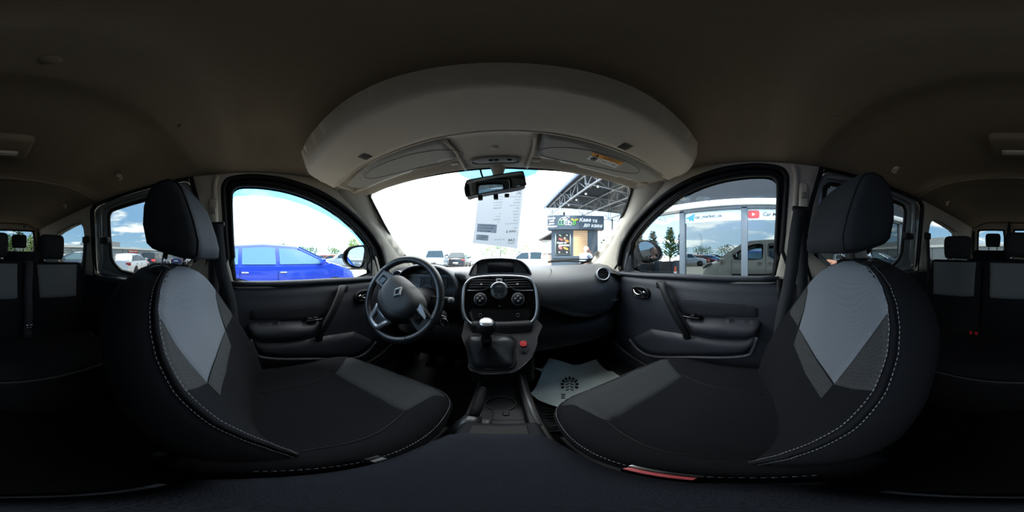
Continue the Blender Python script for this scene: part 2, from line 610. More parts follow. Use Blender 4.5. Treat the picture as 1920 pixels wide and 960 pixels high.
for s, nm in ((-1, 'left'), (1, 'right')):
    ww = thing('wall_' + nm, None, None, (s * .66, -.5, -.13), kind='structure')
    SIDES[s] = ww
    obj('pillar_trim', plate(WALL, side_pt(s), [FSEALc, SHOLEc, QWINc], .05), M_TRIM, ww, solid=.012)
    # raised rolls of the pillars beside the openings
    obj('pillar_roll', tube(smooth_path([side_pt(s, -.006)(y, z) for y, z in ((-.118, -.13), (-.128, .0), (-.136, .2), (-.138, .32), (-.125, .37))], 4), .011, 8), M_TRIM, ww)
    # front window: two black seals, frame web, sail panel, pane, wind deflector
    wf = thing('window_%d' % wnum, None, None, (s * .70, .3, -.12), kind='structure'); wnum += 1
    mid = [((Vec(a) * .35 + Vec(b) * .65)) for a, b in zip(FWIN, FSEAL)]
    obj('outer_seal', tube(smooth_path([side_pt(s, .004)(p[0], p[1]) for p in FSEAL], 3, True), .0135, 8, True), M_RUB, wf)
    obj('frame_web', plate(chaikin([(p[0], p[1]) for p in FSEAL], 1), side_pt(s, .016), [FWINc], .05), M_BLK, wf, solid=.004)
    obj('inner_seal', tube(smooth_path([side_pt(s, .012)(p[0], p[1]) for p in FWIN], 3, True), .010, 8, True), M_RUB, wf)
    obj('pane', plate(FWINc, side_pt(s, .020), (), .2), M_GLASSR, wf, smooth=False)
    sail = [(.700, -.125), (.683, .035), (.705, .030), (.735, -.005), (.765, -.065), (.775, -.125)]
    obj('sail_panel', pillow(sail, lambda y, z, h: (s * (sx(z) + .012 - h), y, z), .008, .012, .02), M_TRIM if s < 0 else M_DOOR, wf)
    top = [(-.07, .262), (-.073, .29), (-.066, .312), (-.045, .33), (-.01, .334), (.06, .332), (.16, .321), (.265, .298), (.374, .260), (.478, .209), (.572, .151), (.655, .083), (.676, .048)]
    low = [(.674, .0), (.64, .055), (.60, .092), (.545, .135), (.46, .182), (.36, .223), (.26, .255), (.16, .277), (.06, .286), (-.01, .286), (-.06, .283)]
    if s < 0:
        obj('wind_deflector', plate(top + low, side_pt(s, .034), (), .1), glassmat('blue_acrylic', (.22, .52, .66)), wf, smooth=False)
    # sliding door
    sd_ = thing('window_%d' % wnum, None, None, (s * .70, -.6, -.12), kind='structure'); wnum += 1
    obj('body_seal', tube(smooth_path([side_pt(s, .006)(p[0], p[1]) for p in SHOLE], 3, True), .016, 8, True), M_RUB, sd_)
    obj('door_frame', plate(SHOLEc, side_pt(s, .030), [SWINc], .05), M_METAL, sd_, solid=.012)
    fr = smooth_path([side_pt(s, .022)(p[0], p[1]) for p in [(Vec(a)) for a in ((-.245, -.1), (-.9, -.1), (-.905, 0), (-.885, .2), (-.86, .32), (-.78, .352), (-.34, .355), (-.255, .33), (-.245, .2))]], 4, True)
    obj('frame_bead', tube(fr, .017, 8, True), M_METAL, sd_)
    obj('glass_seal', tube(smooth_path([side_pt(s, .022)(p[0], p[1]) for p in SWIN], 3, True), .011, 8, True), M_RUB, sd_)
    obj('pane', plate(SWINc, side_pt(s, .034), (), .2), M_PRIV, sd_, smooth=False)
    obj('window_catch', rbox(*sorted((s * .645, s * .69)), -.865, -.785, .095, .135, .008), M_BLK, sd_)
    # quarter window
    qw = thing('window_%d' % wnum, None, None, (s * .70, -1.4, -.06), kind='structure'); wnum += 1
    obj('seal', tube(smooth_path([side_pt(s, .004)(p[0], p[1]) for p in QWIN], 3, True), .009, 8, True), M_RUB, qw)
    obj('pane', plate(QWINc, side_pt(s, .014), (), .2), M_PRIV, qw, smooth=False)
    # lower sides behind the pillar
    lp = thing('door_%d' % (3 if s < 0 else 4), None, None, (s * .70, -.6, -.9), kind='structure')
    obj('lower_panel', grid(lambda y, z: (s * (.70 - .03 * sstep(-.35, -.42, z)), y, z), frange(-2.24, -.085, 20), frange(-.95, -.12, 12)), M_DOORC, lp)
    obj('sill_ledge', rbox(*sorted((s * .655, s * .72)), -.93, -.22, -.165, -.118, .012), M_DOOR, lp)
    obj('inner_handle', rbox(*sorted((s * .64, s * .672)), -.42, -.30, -.30, -.26, .012), M_BLK, lp)

# ---------------------------------------------------------------- rear doors
rw = thing('wall_rear', None, None, (0, -2.25, -.9), kind='structure')
RW_OUT = [(-.70, -.95), (.70, -.95), (.70, .30), (.66, .42), (.58, .47), (-.58, .47), (-.66, .42), (-.70, .30)]
RWL = [(-.555, .0), (.035, .0), (.05, .03), (.05, .33), (.03, .355), (-.52, .36), (-.555, .33)]
RWR = [(.195, .0), (.55, .0), (.555, .03), (.55, .32), (.52, .35), (.225, .35), (.195, .32)]
rp = lambda x, z: (x, -2.25, z)
obj('door_trim', plate(RW_OUT, rp, [chaikin(RWL, 1), chaikin(RWR, 1)], .1), M_TRIM, rw, solid=.02)
obj('lower_trim', rbox(-.68, .68, -2.24, -2.21, -.95, -.05, .01), M_DOORC, rw)
obj('centre_post', rbox(.105, .140, -2.245, -2.20, -.3, .47, .008), M_BLK, rw)
for q in (-.62, .62):
    obj('door_strap', rbox(q - .012, q + .012, -2.235, -2.20, .0, .34, .005), M_BLK, rw)
for k, RWx in enumerate((RWL, RWR)):
    w = thing('window_%d' % wnum, None, None, (sum(p[0] for p in RWx) / 7, -2.25, 0), kind='structure'); wnum += 1
    obj('seal', tube(smooth_path([(p[0], -2.236, p[1]) for p in RWx], 3, True), .011, 8, True), M_RUB, w)
    obj('reveal', tube(smooth_path([(p[0] + .03 * (1 if p[0] > (0 if k else -.2) + (.37 if k else 0) else -1), -2.232, p[1] + .03 * (1 if p[1] > .2 else -1)) for p in RWx], 3, True), .016, 8, True), M_TRIM, w)
    obj('pane', plate(chaikin(RWx, 1), lambda x, z: (x, -2.262, z), (), .3), M_PRIV, w, smooth=False)
    if k == 0:
        obj('latch_cap', lathe([(.0, .006), (.014, .006), (.016, 0)], 12, (-.42, -2.236, .415), (0, 1, 0)), M_BLK, w)

# ---------------------------------------------------------------- headliner
ZC = [(-2.24, .455), (-1.9, .45), (-1.2, .425), (-.92, .415), (-.86, .402), (-.80, .402), (-.775, .425), (-.70, .432), (-.42, .432), (-.30, .430), (-.245, .425), (-.195, .402), (-.17, .399), (-.09, .399), (-.065, .402), (-.02, .422), (.04, .432), (.16, .43), (.40, .41), (.56, .36)]
def ceil_z(x, y):
    zc = lerp(ZC, y)
    a = abs(x)
    ed = .388 if y < .35 else .388 - (y - .35) * .12
    f = sstep(.40, .66, a)
    return zc + (ed - .012 - zc) * f - .0 + .010 * math.sin(min(1, max(0, (a - .3) / .3)) * math.pi) * (1 if -.25 > y > -.75 else 0)
ceil = thing('ceiling', None, None, (0, -.8, .38), kind='structure')
ys = sorted(set([round(v, 4) for v in frange(-2.24, .56, 90)] + [p[0] for p in ZC]))
obj('headliner', grid(lambda x, y: (x, y, ceil_z(x, y)), frange(-.655, .655, 44), ys), M_HEAD, ceil)
obj('roof_outer_skin', grid(lambda x, y: (x, y, ceil_z(x, y) + .03), frange(-.655, .655, 10), frange(-2.24, .56, 14)), M_BODY, ceil)
for px, py, r in ((95, 113, .0115), (340, 236, .008), (1566, 215, .008)):
    p = atz(px, py, .399)
    z = ceil_z(p.x, p.y)
    obj('trim_cap', lathe([(0, -.0035), (r * .8, -.0032), (r, -.001), (r, .004)], 18, (p.x, p.y, z)), M_HEAD, ceil)
for px, py in ((222, 330), (1680, 317), (122, 385), (1777, 380)):
    p = hit(px, py, lambda q: q.z - ceil_z(q.x, q.y) + .004)
    z = ceil_z(p.x, p.y)
    hk = thing('coat_hook', ('beige coat hook on the headliner ' + ('above the driver side sliding window' if px < 300 and px > 150 else 'above the passenger side sliding window' if px > 1600 and px < 1700 else 'above the driver side rear quarter window' if px < 150 else 'above the passenger side rear quarter window')), 'hook', (p.x, p.y, z - .03), group='coat hooks under the roof')
    obj('base', lathe([(.0, -.006), (.012, -.006), (.015, -.002), (.015, .006)], 14, (p.x, p.y, z)), M_TRIM, hk)
    obj('hook', tube(smooth_path([(p.x, p.y, z), (p.x, p.y, z - .018), (p.x, p.y + .008, z - .029), (p.x, p.y + .020, z - .026), (p.x, p.y + .022, z - .016)], 4), .0045, 8), M_TRIM, hk)
# rear courtesy lamp with its moulded surround
rl = thing('rear_ceiling_lamp', 'long rear courtesy lamp in a moulded surround on the headliner', 'lamp', (0, -.52, .40))
obj('surround', rbox(-.10, .11, -.60, -.455, .405, .445, .018), M_HEAD, rl)
obj('bezel', rbox(-.06, .075, -.565, -.535, .400, .412, .005), M_TRIM, rl)
obj('lens', rbox(-.05, .065, -.560, -.540, .398, .404, .002), mat('lamp_lens', (190, 188, 180), .35), rl)
# rear bow line moulding
obj('roof_bow', tube(smooth_path([(x, -.78 - .32 * max(0, abs(x) - .28) ** 1.4, ceil_z(x, -.80) + .004) for x in frange(-.60, .60, 14)], 2), .009, 8), M_HEAD, ceil)

# ---------------------------------------------------------------- overhead parcel shelf (front)
SH = [(-.36, .148), (-.20, .146), (0, .149), (.20, .156), (.36, .162), (.45, .170), (.52, .20), (.565, .25), (.588, .33), (.595, .40), (.60, .50), (.585, .535), (.50, .532), (.30, .538), (0, .545), (-.30, .538), (-.50, .532), (-.585, .535), (-.60, .50), (-.593, .40), (-.578, .33), (-.55, .26), (-.50, .19), (-.44, .157)]
def shelf_z(x, y):
    d = edge_dist((x, y), SHr) if y < .45 else .2
    z = .312 + .060 * (1 - min(1, d / .020)) ** 2.0
    cr = .326 + .12 * max(0, abs(x) - .40)
    z += (.012 + .020 * sstep(.098, .106, abs(x)) * (1 - sstep(.50, .52, y)) * (1 - sstep(.53, .57, abs(x)))) * sstep(cr, cr + .008, y)
    if y > .40: z = min(z, ws_z(y) + .006) if y > .5 else z
    return z
SHr = resample(SH, .05)
sh = thing('trim_1', None, None, (0, .33, .31), kind='structure')
obj('parcel_shelf', plate(SH, lambda x, y: (x, y, shelf_z(x, y)), (), .014), M_SHELF, sh)
# visor wells' raised crease
obj('crease_bead', tube(smooth_path([(x, .323 + .12 * max(0, abs(x) - .40), .3135) for x in frange(-.52, .54, 16)], 2), .0028, 6), M_SHELF, sh)
for s in (-1, 1):
    # header corner joining shelf, windscreen and pillar
    cor = [(s * .57, .36), (s * .66, .40), (s * .665, .62), (s * .63, .63), (s * .585, .575), (s * .53, .53), (s * .585, .50)]
    obj('header_corner', plate(cor if s > 0 else cor[::-1], lambda x, y: (x, y, min(.345, ws_z(y) + .004)), (), .03), M_SHELF, sh, solid=.006)
    # speaker grilles
    g = (685, 294) if s < 0 else (1172, 275)
    c = atz(*g, .311)
    for k in range(5):
        obj('grille_slot', move(rbox(-.014, .014, -.0016, .0016, -.002, .002, .0008, 1), (c.x, c.y - .012 + k * .006, shelf_z(c.x, c.y) - .0002)), M_BLK, sh)
mic = atz(927, 276, .325)
obj('round_cap', lathe([(0, -.002), (.0115, -.002), (.0125, .001), (.0125, .004)], 24, (mic.x, mic.y, shelf_z(mic.x, mic.y))), M_SHELF, sh)
# divider ribs between visors and lamp bay
for x in (-.099, .101):
    obj('bay_rib', tube(smooth_path([(x - .012, .328, .318), (x, .40, .319), (x, .46, .320), (x - .0, .525, .318)], 3), .005, 6), M_SHELF, sh)
# interior lamp
il = thing('interior_lamp', 'long oval roof lamp with switches above the rear view mirror', 'lamp', (.002, .475, .31))
ov = ring_pts((.002, .478), .072, .018, 36, 3.2)
obj('bezel', tube([(x, y, .319) for x, y in ov], .0045, 6, True), mat('lamp_bezel', (150, 145, 136), .5), il)
obj('lens', pillow(ring_pts((.002, .478), .068, .015, 36, 3.2), lambda x, y, h: (x, y, .321 - h), .006, .01, .006), mat('lamp_lens_grey', (200, 198, 190), .3), il)
for x in (-.012, .004, .042):
    obj('switch', rbox(x - .006, x + .006, .467, .472, .3125, .318, .001), M_BLK, il)
# sun visors
for s in (-1, 1):
    if s < 0:
        out = [(650, 351), (668, 331), (700, 304), (745, 281), (790, 267), (828, 259), (836, 262), (858, 298), (850, 301), (840, 300), (822, 308), (770, 323), (715, 342), (690, 352)]
        lab = 'beige sun visor folded up above the steering wheel'
    else:
        out = [(1003, 296), (1018, 251), (1026, 249), (1070, 258), (1120, 273), (1175, 293), (1222, 318), (1241, 333), (1230, 341), (1200, 342), (1150, 331), (1095, 317), (1040, 302), (1025, 300), (1015, 296)]
        lab = 'grey sun visor with yellow airbag sticker above the glovebox'
    P = [atz(x, y, .316) for x, y in out]
    v = thing('sun_visor', lab, 'visor', (s * .31, .39, .308), group='folded sun visors')
    o2 = [(p.x, p.y) for p in P]
    obj('flap', pillow(o2, lambda x, y, h: (x, y, .321 - h), .010, .012, .012), mat('visor_vinyl', (160, 155, 146), .6, bump=(700, .12)), v)
    cx_, cy_ = sum(p[0] for p in o2) / len(o2), sum(p[1] for p in o2) / len(o2)
    inn = ring_pts((cx_ - s * .01, cy_), .165, .042, 40, 2.3, -s * .08)
    obj('oval_seam', tube([(x, y, .3105) for x, y in inn], .0009, 5, True), M_DASH, v)
    obj('hinge_rod', tube([(s * .45, .462, .322), (s * .575, .455, .322)], .006, 8), M_TRIM, v)
    obj('clip', rbox(s * .12 - .012, s * .12 + .012, .462, .474, .312, .324, .003), M_TRIM, v)
    if s > 0:
        q = [atz(x, y, .3098) for x, y in ((1112, 286), (1170, 305), (1153, 315), (1100, 298))]
        z = .3096
        lbl = thing('airbag_label', 'yellow and white airbag warning sticker on the passenger visor', 'sticker', (q[0].x, q[0].y, z))
        a, b, c, d = [Vec((p.x, p.y, z)) for p in q]
        obj('paper', ([a, b, c, d], [(0, 1, 2, 3)]), mat('sticker_white', (225, 225, 220), .6), lbl, smooth=False)
        dn = Vec((0, 0, -.0004))
        e, f = a.lerp(d, .42), b.lerp(c, .42)
        obj('yellow_band', ([p + dn for p in (a, b, f, e)], [(0, 1, 2, 3)]), mat('sticker_yellow', (236, 160, 30), .6), lbl, smooth=False)
        ex, ey = (b - a).normalized(), (a - d).normalized()
        up2 = (ey - ex * ey.dot(ex)).normalized()
        h = (a - e).length
        ink = mat('sticker_ink', (25, 22, 20), .6)
        obj('lettering', text_on('AIRBAG', h * 1.0, a.lerp(b, .62).lerp(e.lerp(f, .62), .5) + dn * 2, ex, up2, weight=.0002), ink, lbl, smooth=False)
        t0 = a.lerp(b, .17).lerp(e.lerp(f, .17), .5) + dn * 2
        obj('triangle_sign', ([t0 + up2 * h * .4, t0 - up2 * h * .35 - ex * h * .45, t0 - up2 * h * .35 + ex * h * .45], [(0, 1, 2)]), ink, lbl, smooth=False)
        cc = e.lerp(f, .17).lerp(d.lerp(c, .17), .5) + dn * 2
        rr = (e - d).length * .38
        obj('ban_sign', join(tube([cc + ex * rr * math.cos(t) + up2 * rr * math.sin(t) for t in frange(0, 2 * math.pi, 22)[:-1]], rr * .12, 4, True), tube([cc - (ex + up2) * rr * .7, cc + (ex + up2) * rr * .7], rr * .12, 4), tube([cc - (ex - up2) * rr * .5, cc + (ex - up2) * rr * .3], rr * .2, 4)), ink, lbl)
        for k in (.36, .68):
            u, w_ = e.lerp(f, k), d.lerp(c, k)
            obj('divider', tube([u + dn, w_ + dn], .0004, 4), ink, lbl)
        for k in (.47, .56, .8, .88):
            u = e.lerp(f, k).lerp(d.lerp(c, k), .5) + dn * 2
            obj('pictogram', ball(u, (rr * .45, rr * .3, .0002), 7, 3), ink, lbl)

# ---------------------------------------------------------------- windscreen
WSP = [(692, 366), (697, 358), (715, 349), (780, 334), (860, 320), (935, 314), (1000, 316), (1080, 322), (1150, 336), (1176, 344), (1184, 352), (1183, 362), (1165, 410), (1140, 450), (1105, 495)]
wsp = [on(x, y, WS_N, WS_C) for x, y in WSP]
wsp += [Vec((.3, 1.205, ws_z(1.205))), Vec((0, 1.215, ws_z(1.215))), Vec((-.3, 1.205, ws_z(1.205)))]
wsp += [on(x, y, WS_N, WS_C) for x, y in ((776, 498), (755, 480), (725, 430), (705, 392))]
ws2 = [(p.x, p.y) for p in wsp]
ws = thing('window_%d' % wnum, None, None, (0, .85, -.06), kind='structure')
wsf = lambda o: (lambda x, y: (x, y + o * .535, ws_z(y) + o * .845))
obj('pane', plate(ws2, wsf(.004), (), .3), M_GLASS, ws, smooth=False)
obj('black_border', tube(smooth_path([wsf(.0)(x, y) for x, y in ws2], 3, True), .0065, 6, True), M_RUB, ws)
cw = Vec((0, .85))
big = [(Vec(p) - cw) * 1.06 + cw for p in ws2]
obj('frit_band', plate(chaikin(big, 1), wsf(.010), [chaikin(ws2, 1)], .08), M_BLK, ws, smooth=False)
# front pillars: a rounded skin from the windscreen edge to the door seal
for s in (-1, 1):
    edge = [Vec((s * abs(p.x), p.y, p.z)) for p in [on(a, b, WS_N, WS_C) for a, b in ((1176, 343), (1185, 353), (1184, 362), (1176, 386), (1166, 410), (1154, 430), (1141, 450), (1124, 473), (1104, 497), (1092, 512))]]
    seal = [Vec(side_pt(s, -.004)(y, z)) for y, z in ((.38, .378), (.40, .340), (.42, .318), (.47, .283), (.545, .235), (.62, .186), (.70, .124), (.76, .052), (.808, -.05), (.815, -.12))]
    A1, B1 = smooth_path(edge, 4), smooth_path(seal, 4)
    rr = []
    for p, q in zip(A1, B1):
        ring = []
        for k in range(9):
            t = k / 8
            m = p.lerp(q, t)
            m = m + Vec((-s * .016 * math.sin(t * math.pi) ** .8, -.010 * math.sin(t * math.pi), -.004 * math.sin(t * math.pi)))
            ring.append(m)
        rr.append(ring)
    obj('front_pillar_trim', loft(rr, closed=False), M_TRIM, SIDES[s])
# dotted blue band behind the mirror
band = [on(x, y, WS_N, WS_C) for x, y in ((856, 320), (935, 313), (1012, 316), (1004, 326), (985, 333), (880, 336), (865, 330))]
obj('sun_band', plate([(p.x, p.y) for p in band], wsf(.001), (), .05), glassmat('blue_band', (.10, .33, .62)), ws, smooth=False)
# cowl and wipers outside
cow = thing('windscreen_wiper', 'black wiper blade resting along the foot of the windscreen', 'wiper', (.45, 1.2, -.08))
obj('arm', tube([on(1110, 492, WS_N, WS_C + .02), on(1060, 489, WS_N, WS_C + .03), on(1028, 491, WS_N, WS_C + .02)], .008, 6), M_BLK, cow)
obj('blade', tube([on(1128, 487, WS_N, WS_C + .012), on(1075, 486, WS_N, WS_C + .012), on(1033, 489, WS_N, WS_C + .012)], .006, 6), M_RUB, cow)
cow2 = thing('windscreen_wiper', 'black wiper arm seen through the steering wheel rim', 'wiper', (-.4, 1.2, -.08))
obj('arm', tube([(-.62, 1.12, -.03), (-.35, 1.21, -.085), (-.05, 1.23, -.098)], .008, 6), M_BLK, cow2)
obj('blade', tube([(-.60, 1.15, -.050), (-.1, 1.23, -.097)], .006, 6), M_RUB, cow2)

# ---------------------------------------------------------------- floor and firewall
def floor_z(x, y):
    return -.88 + .10 * math.exp(-(x / .11) ** 4) + max(0, y - .85) * .75
fl = thing('floor', None, None, (0, -.6, -.90), kind='structure')
obj('carpet', grid(lambda x, y: (x, y, floor_z(x, y)), frange(-.73, .73, 24), frange(-2.26, 1.10, 34)), M_CARPET, fl)
obj('firewall', grid(lambda x, z: (x, 1.10 + .03 * math.sin(z * 9), z), frange(-.74, .74, 6), frange(-.80, -.10, 8)), M_CARPET, fl)
for s in (-1, 1):
    obj('kick_panel', grid(lambda y, z: (s * .715, y, z), frange(.72, 1.12, 6), frange(-.95, -.10, 8)), M_DOOR, fl)
    obj('door_sill', rbox(*sorted((s * .60, s * .73)), -.25, .95, -.89, -.80, .015), M_BLK, fl)
# ================================================================ front doors
def px_door(s, pts, x):
    return [(p.y, p.z) for p in [atx(a, b, s * x) for a, b in pts]]
# outlines are read from the passenger side and used, mirrored, on both sides
DX = .672
D_INS = [(1254, 560), (1300, 560), (1412, 570), (1424, 577), (1426, 600), (1350, 598), (1290, 594), (1268, 585)]
D_ARM = [(1277, 598), (1350, 601), (1424, 606), (1431, 612), (1425, 632), (1405, 640), (1330, 636), (1296, 628), (1285, 612)]
D_POC = [(1180, 636), (1196, 655), (1222, 668), (1300, 670), (1395, 668), (1412, 655), (1420, 632), (1400, 644), (1330, 641), (1292, 634), (1262, 628), (1215, 620)]
def door_x(y, z):
    x = .683
    x -= .010 * sstep(-.42, -.30, z) * (1 - sstep(-.22, -.17, z))
    x += .030 * sstep(-.155, -.105, z)                    # rolled top edge
    x += .02 * sstep(-.50, -.68, z)
    return x
for s, k in ((-1, 1), (1, 2)):
    dr = thing('door_%d' % k, None, None, (s * .70, .35, -.75), kind='structure')
    obj('panel', grid(lambda y, z: (s * door_x(y, z), y, z), frange(-.078, .86, 26), frange(-.86, -.106, 36)), M_DOOR, dr)
    obj('top_sill', tube([(s * .700, y, -.108 - .012 * sstep(.3, .75, y)) for y in frange(-.078, .82, 10)], 1, prof=[(-.018, -.012), (.018, -.012), (.018, .004), (.010, .010), (-.010, .010), (-.018, .004)], up=(0, 0, 1)), M_DOOR, dr)
    obj('door_edge', tube(smooth_path([(s * .69, -.078, -.11), (s * .688, -.080, -.3), (s * .688, -.07, -.5), (s * .69, -.04, -.7)], 3), .014, 8), M_RUB, dr)
    ins = px_door(1, D_INS, DX)
    obj('cloth_insert', pillow(ins, lambda y, z, h: (s * (.676 - h), y, z), .010, .02, .016, .006), M_DOORC, dr)
    arm = px_door(1, D_ARM, .64)
    obj('armrest', pillow(arm, lambda y, z, h: (s * (.680 - h), y, z), .052, .045, .012, .004), M_DOOR, dr)
    # window switch plate
    c = atx(1297, 599, .645)
    sw = obj('switch_plate', move(rbox(-.020, .020, -.038, .038, -.005, .005, .003), (s * .652, c.y + .0, c.z + .012)), M_GLOSS, dr)
    for q in (-.016, .012) if s < 0 else (-.004,):
        obj('window_switch', move(rbox(-.010, .010, -.010, .010, -.004, .006, .003), (s * .652, c.y + q, c.z + .018)), M_BLK, sw)
    # sloping pull handle
    hp = [atx(a, b, w) for a, b, w in ((1236, 533, .672), (1241, 531, .652), (1245, 545, .636), (1258, 575, .628), (1274, 605, .630), (1286, 625, .645), (1288, 636, .668))]
    obj('pull_handle', tube(smooth_path([(s * p.x, p.y, p.z) for p in hp], 4), 1, prof=[(.010 * math.cos(t), .019 * math.sin(t)) for t in frange(0, 2 * math.pi, 12)[:-1]], up=(0, 1, 0)), M_BLK, dr)
    obj('handle_socket', pillow(ring_pts(tuple(atx(1238, 535, .672).yz), .026, .022, 24, 2.4), lambda y, z, h: (s * (.675 - h), y, z), .016, .016, .008), M_BLK, dr)
    # latch: black oval bezel, recess and silver lever
    lc = atx(1202, 548, DX)
    bz = obj('latch_bezel', tube([(s * .668, y, z) for y, z in ring_pts((lc.y, lc.z), .056, .030, 32, 2.6)], .0075, 8, True), M_BLK, dr)
    obj('latch_cup', plate(ring_pts((lc.y, lc.z), .056, .030, 32, 2.6), lambda y, z: (s * .673, y, z), (), .05), M_GLOSS, dr, smooth=False)
    lv = smooth_path([(s * .664, lc.y + .048, lc.z + .012), (s * .656, lc.y + .030, lc.z - .004), (s * .652, lc.y - .0, lc.z - .012), (s * .652, lc.y - .03, lc.z - .004), (s * .656, lc.y - .044, lc.z + .010)], 5)
    obj('latch_lever', tube(lv, [.003 + .010 * (i / (len(lv) - 1)) ** .8 for i in range(len(lv))], 10), M_CHR, dr)
    # door pocket lip
    pk = [(Vec((s * (.640 + .02 * (i % 2 == 5)), p[0], p[1]))) for i, p in enumerate(px_door(1, D_POC[:7], .64))]
    obj('pocket_lip', tube(smooth_path(pk, 4), .008, 8), M_DOOR, dr)
    obj('pocket_front', pillow(px_door(1, D_POC, .645), lambda y, z, h: (s * (.672 - h), y, z), .020, .04, .016, .0), M_DOOR, dr)
    obj('sill_step', tube(smooth_path([(s * .645, .80, -.60), (s * .66, .70, -.66), (s * .668, .5, -.70), (s * .67, .2, -.71), (s * .67, -.05, -.71)], 3), .012, 8), M_BLK, dr)

# ================================================================ dashboard
dash = thing('dashboard', 'dark grey grained dashboard with central stack and passenger airbag panel', 'dashboard', (0, .9, -.5))
PB = [(-.70, -.30), (-.2, -.30), (.15, -.245), (.20, -.25), (.27, -.285), (.36, -.328), (.45, -.342), (.55, -.330), (.62, -.30), (.66, -.25), (.70, -.22)]   # lower lip of the pad by x
def dash_prof(x):
    a = abs(x)
    lip = lerp(PB, x)
    ytop = .80 + .02 * (x / .6) ** 2
    edge = sstep(.55, .70, a)
    hump = .010 * math.exp(-(x / .2) ** 2)
    f = .70 + .06 * edge
    if x < -.12: f += .08 * sstep(-.12, -.20, x)
    return [(1.21, -.095), (1.12, -.078), (1.0, -.066 + hump), (.90, -.066 + hump - .01 * edge), (ytop + .03, -.078 + hump - .02 * edge), (ytop - .02, -.095 + hump - .025 * edge), (f + .035, -.125 + hump * .5 - .03 * edge), (f + .008, -.17 - .02 * edge), (f, -.215), (f + .004, lip + .05 if lip < -.27 else lip + .02), (f + .012, lip + .012), (f + .035, lip), (f + .10, lip - .004), (f + .12, lip - .03)]
xs = frange(-.70, .70, 56)
obj('dash_pad', loft([[(x, y, z) for y, z in dash_prof(x)] for x in xs], closed=False), M_DASH, dash)
def low_prof(x):
    a = abs(x)
    lip = lerp(PB, x)
    f = .70 + .06 * sstep(.55, .70, a)
    if x < -.12: f += .06
    return [(f + .12, lip - .02), (f + .07, -.375), (f + .05, -.39), (f + .045, -.47), (f + .07, -.52), (f + .14, -.54), (1.12, -.56)]
obj('lower_dash', loft([[(x, y, z) for y, z in low_prof(x)] for x in xs], closed=False), M_DASHD, dash)
obj('glovebox_seam', tube([(x, .70 + .07 + .006, -.384) for x in frange(.18, .62, 8)], .003, 6), M_BLK, dash)
# airbag lid line, airbag mark
al = [on(a, b, (0, .35, .94), .35 * .80 + .94 * -.082) for a, b in ((1032, 505), (1038, 512), (1060, 514), (1110, 512))]
obj('airbag_seam', tube(smooth_path([(p.x, p.y, p.z + .002) for p in al], 3), .0016, 5), M_BLK, dash)
am = aty(1152, 562, .705)
obj('airbag_mark', text_on('AIRBAG', .016, (am.x, .700, am.z), (1, 0, 0), (0, 0, 1), weight=.0002), mat('grey_print', (110, 110, 112), .6), dash, smooth=False)
obj('corner_cap', pillow(ring_pts((.64, .80), .05, .05, 20, 3), lambda x, y, h: (x, y, -.118 + h - .3 * (x - .64)), .008, .02, .02), M_DASH, dash)
# round end vents
def vent(c, axis, r, nm):
    v = thing('air_vent', nm, 'vent', (c[0], c[1], c[2] - r), group='round dashboard air vents')
    ax = Vec(axis).normalized()
    q = ax.to_track_quat('Z', 'Y').to_matrix()
    obj('ring', lathe([(r, -.02), (r * 1.02, .004), (r * .96, .012), (r * .82, .010), (r * .78, -.002)], 28, c, axis), M_SILV, v)
    obj('housing', lathe([(r * 1.05, -.05), (r * 1.22, -.03), (r * 1.1, .0), (r, .0)], 28, c, axis), M_DASH, v)
    obj('barrel', lathe([(r * .8, .0), (r * .75, -.02), (.0, -.022)], 24, c, axis), M_BLK, v)
    for k in range(-2, 3):
        w = math.sqrt(max(.01, .6 - (k * .3) ** 2)) * r
        b = rbox(-w, w, -.0035, .0035, -.008, .006, .002, 1)
        obj('louvre', move(b, Vec(c) + q @ Vec((0, k * r * .3, 0)), q), M_BLK, v)
    return v
vent(aty(1131, 514, .715), (-.42, -.85, .30), .036, 'round silver rimmed air vent at the passenger end of the dashboard')
vent(aty(745, 518, .79), (.30, -.9, .25), .036, 'round air vent behind the steering wheel at the driver end')

# ---------------------------------------------------------------- central stack
ST_N, ST_C = (0, .26, -.10), .26 * .72 + .1 * .08
def st(a, b, lift=0):
    p = on(a, b, ST_N, ST_C)
    return p + Vec((0, -.9333, .359)) * lift
E1 = Vec((1, 0, 0)); E2 = Vec((0, .359, .9333)); EN = Vec((0, -.9333, .359))
SO = st(937, 566)
def stc(a, b):
    p = st(a, b) - SO
    return (p.x, p.dot(E2))
def stp(u, v, h=0):
    return SO + E1 * u + E2 * v + EN * h
SOUT = [stc(a, b) for a, b in ((869, 560), (871, 540), (878, 528), (893, 521), (935, 518), (980, 520), (996, 527), (1003, 540), (1006, 562), (1006, 582), (1001, 598), (988, 609), (965, 615), (937, 617), (908, 615), (888, 609), (875, 598), (869, 580))]
cs = thing('centre_stack', 'glossy black central stack with silver surround, vents, dials and radio', 'control panel', (0, .66, -.3))
SOc = smooth_path([(u, v, 0) for u, v in SOUT], 3, True)
obj('panel', prism([(p.x, p.y) for p in SOc], lambda u, v, h: stp(u * .985, v * .985, h), -.06, .004), M_GLOSS, cs, smooth=False)
obj('silver_frame', tube([stp(p.x, p.y, .004) for p in SOc], 1, prof=[(-.004, -.014), (.004, -.014), (.0055, .004), (.002, .008), (-.002, .008), (-.0055, .004)], up=EN, closed=True), M_SILV, cs)
obj('stack_cheek', prism([(p.x, p.y) for p in SOc], lambda u, v, h: stp(u * 1.10, v * 1.06 - .004, h), -.10, -.016), M_DASH, cs, bevel=.01)
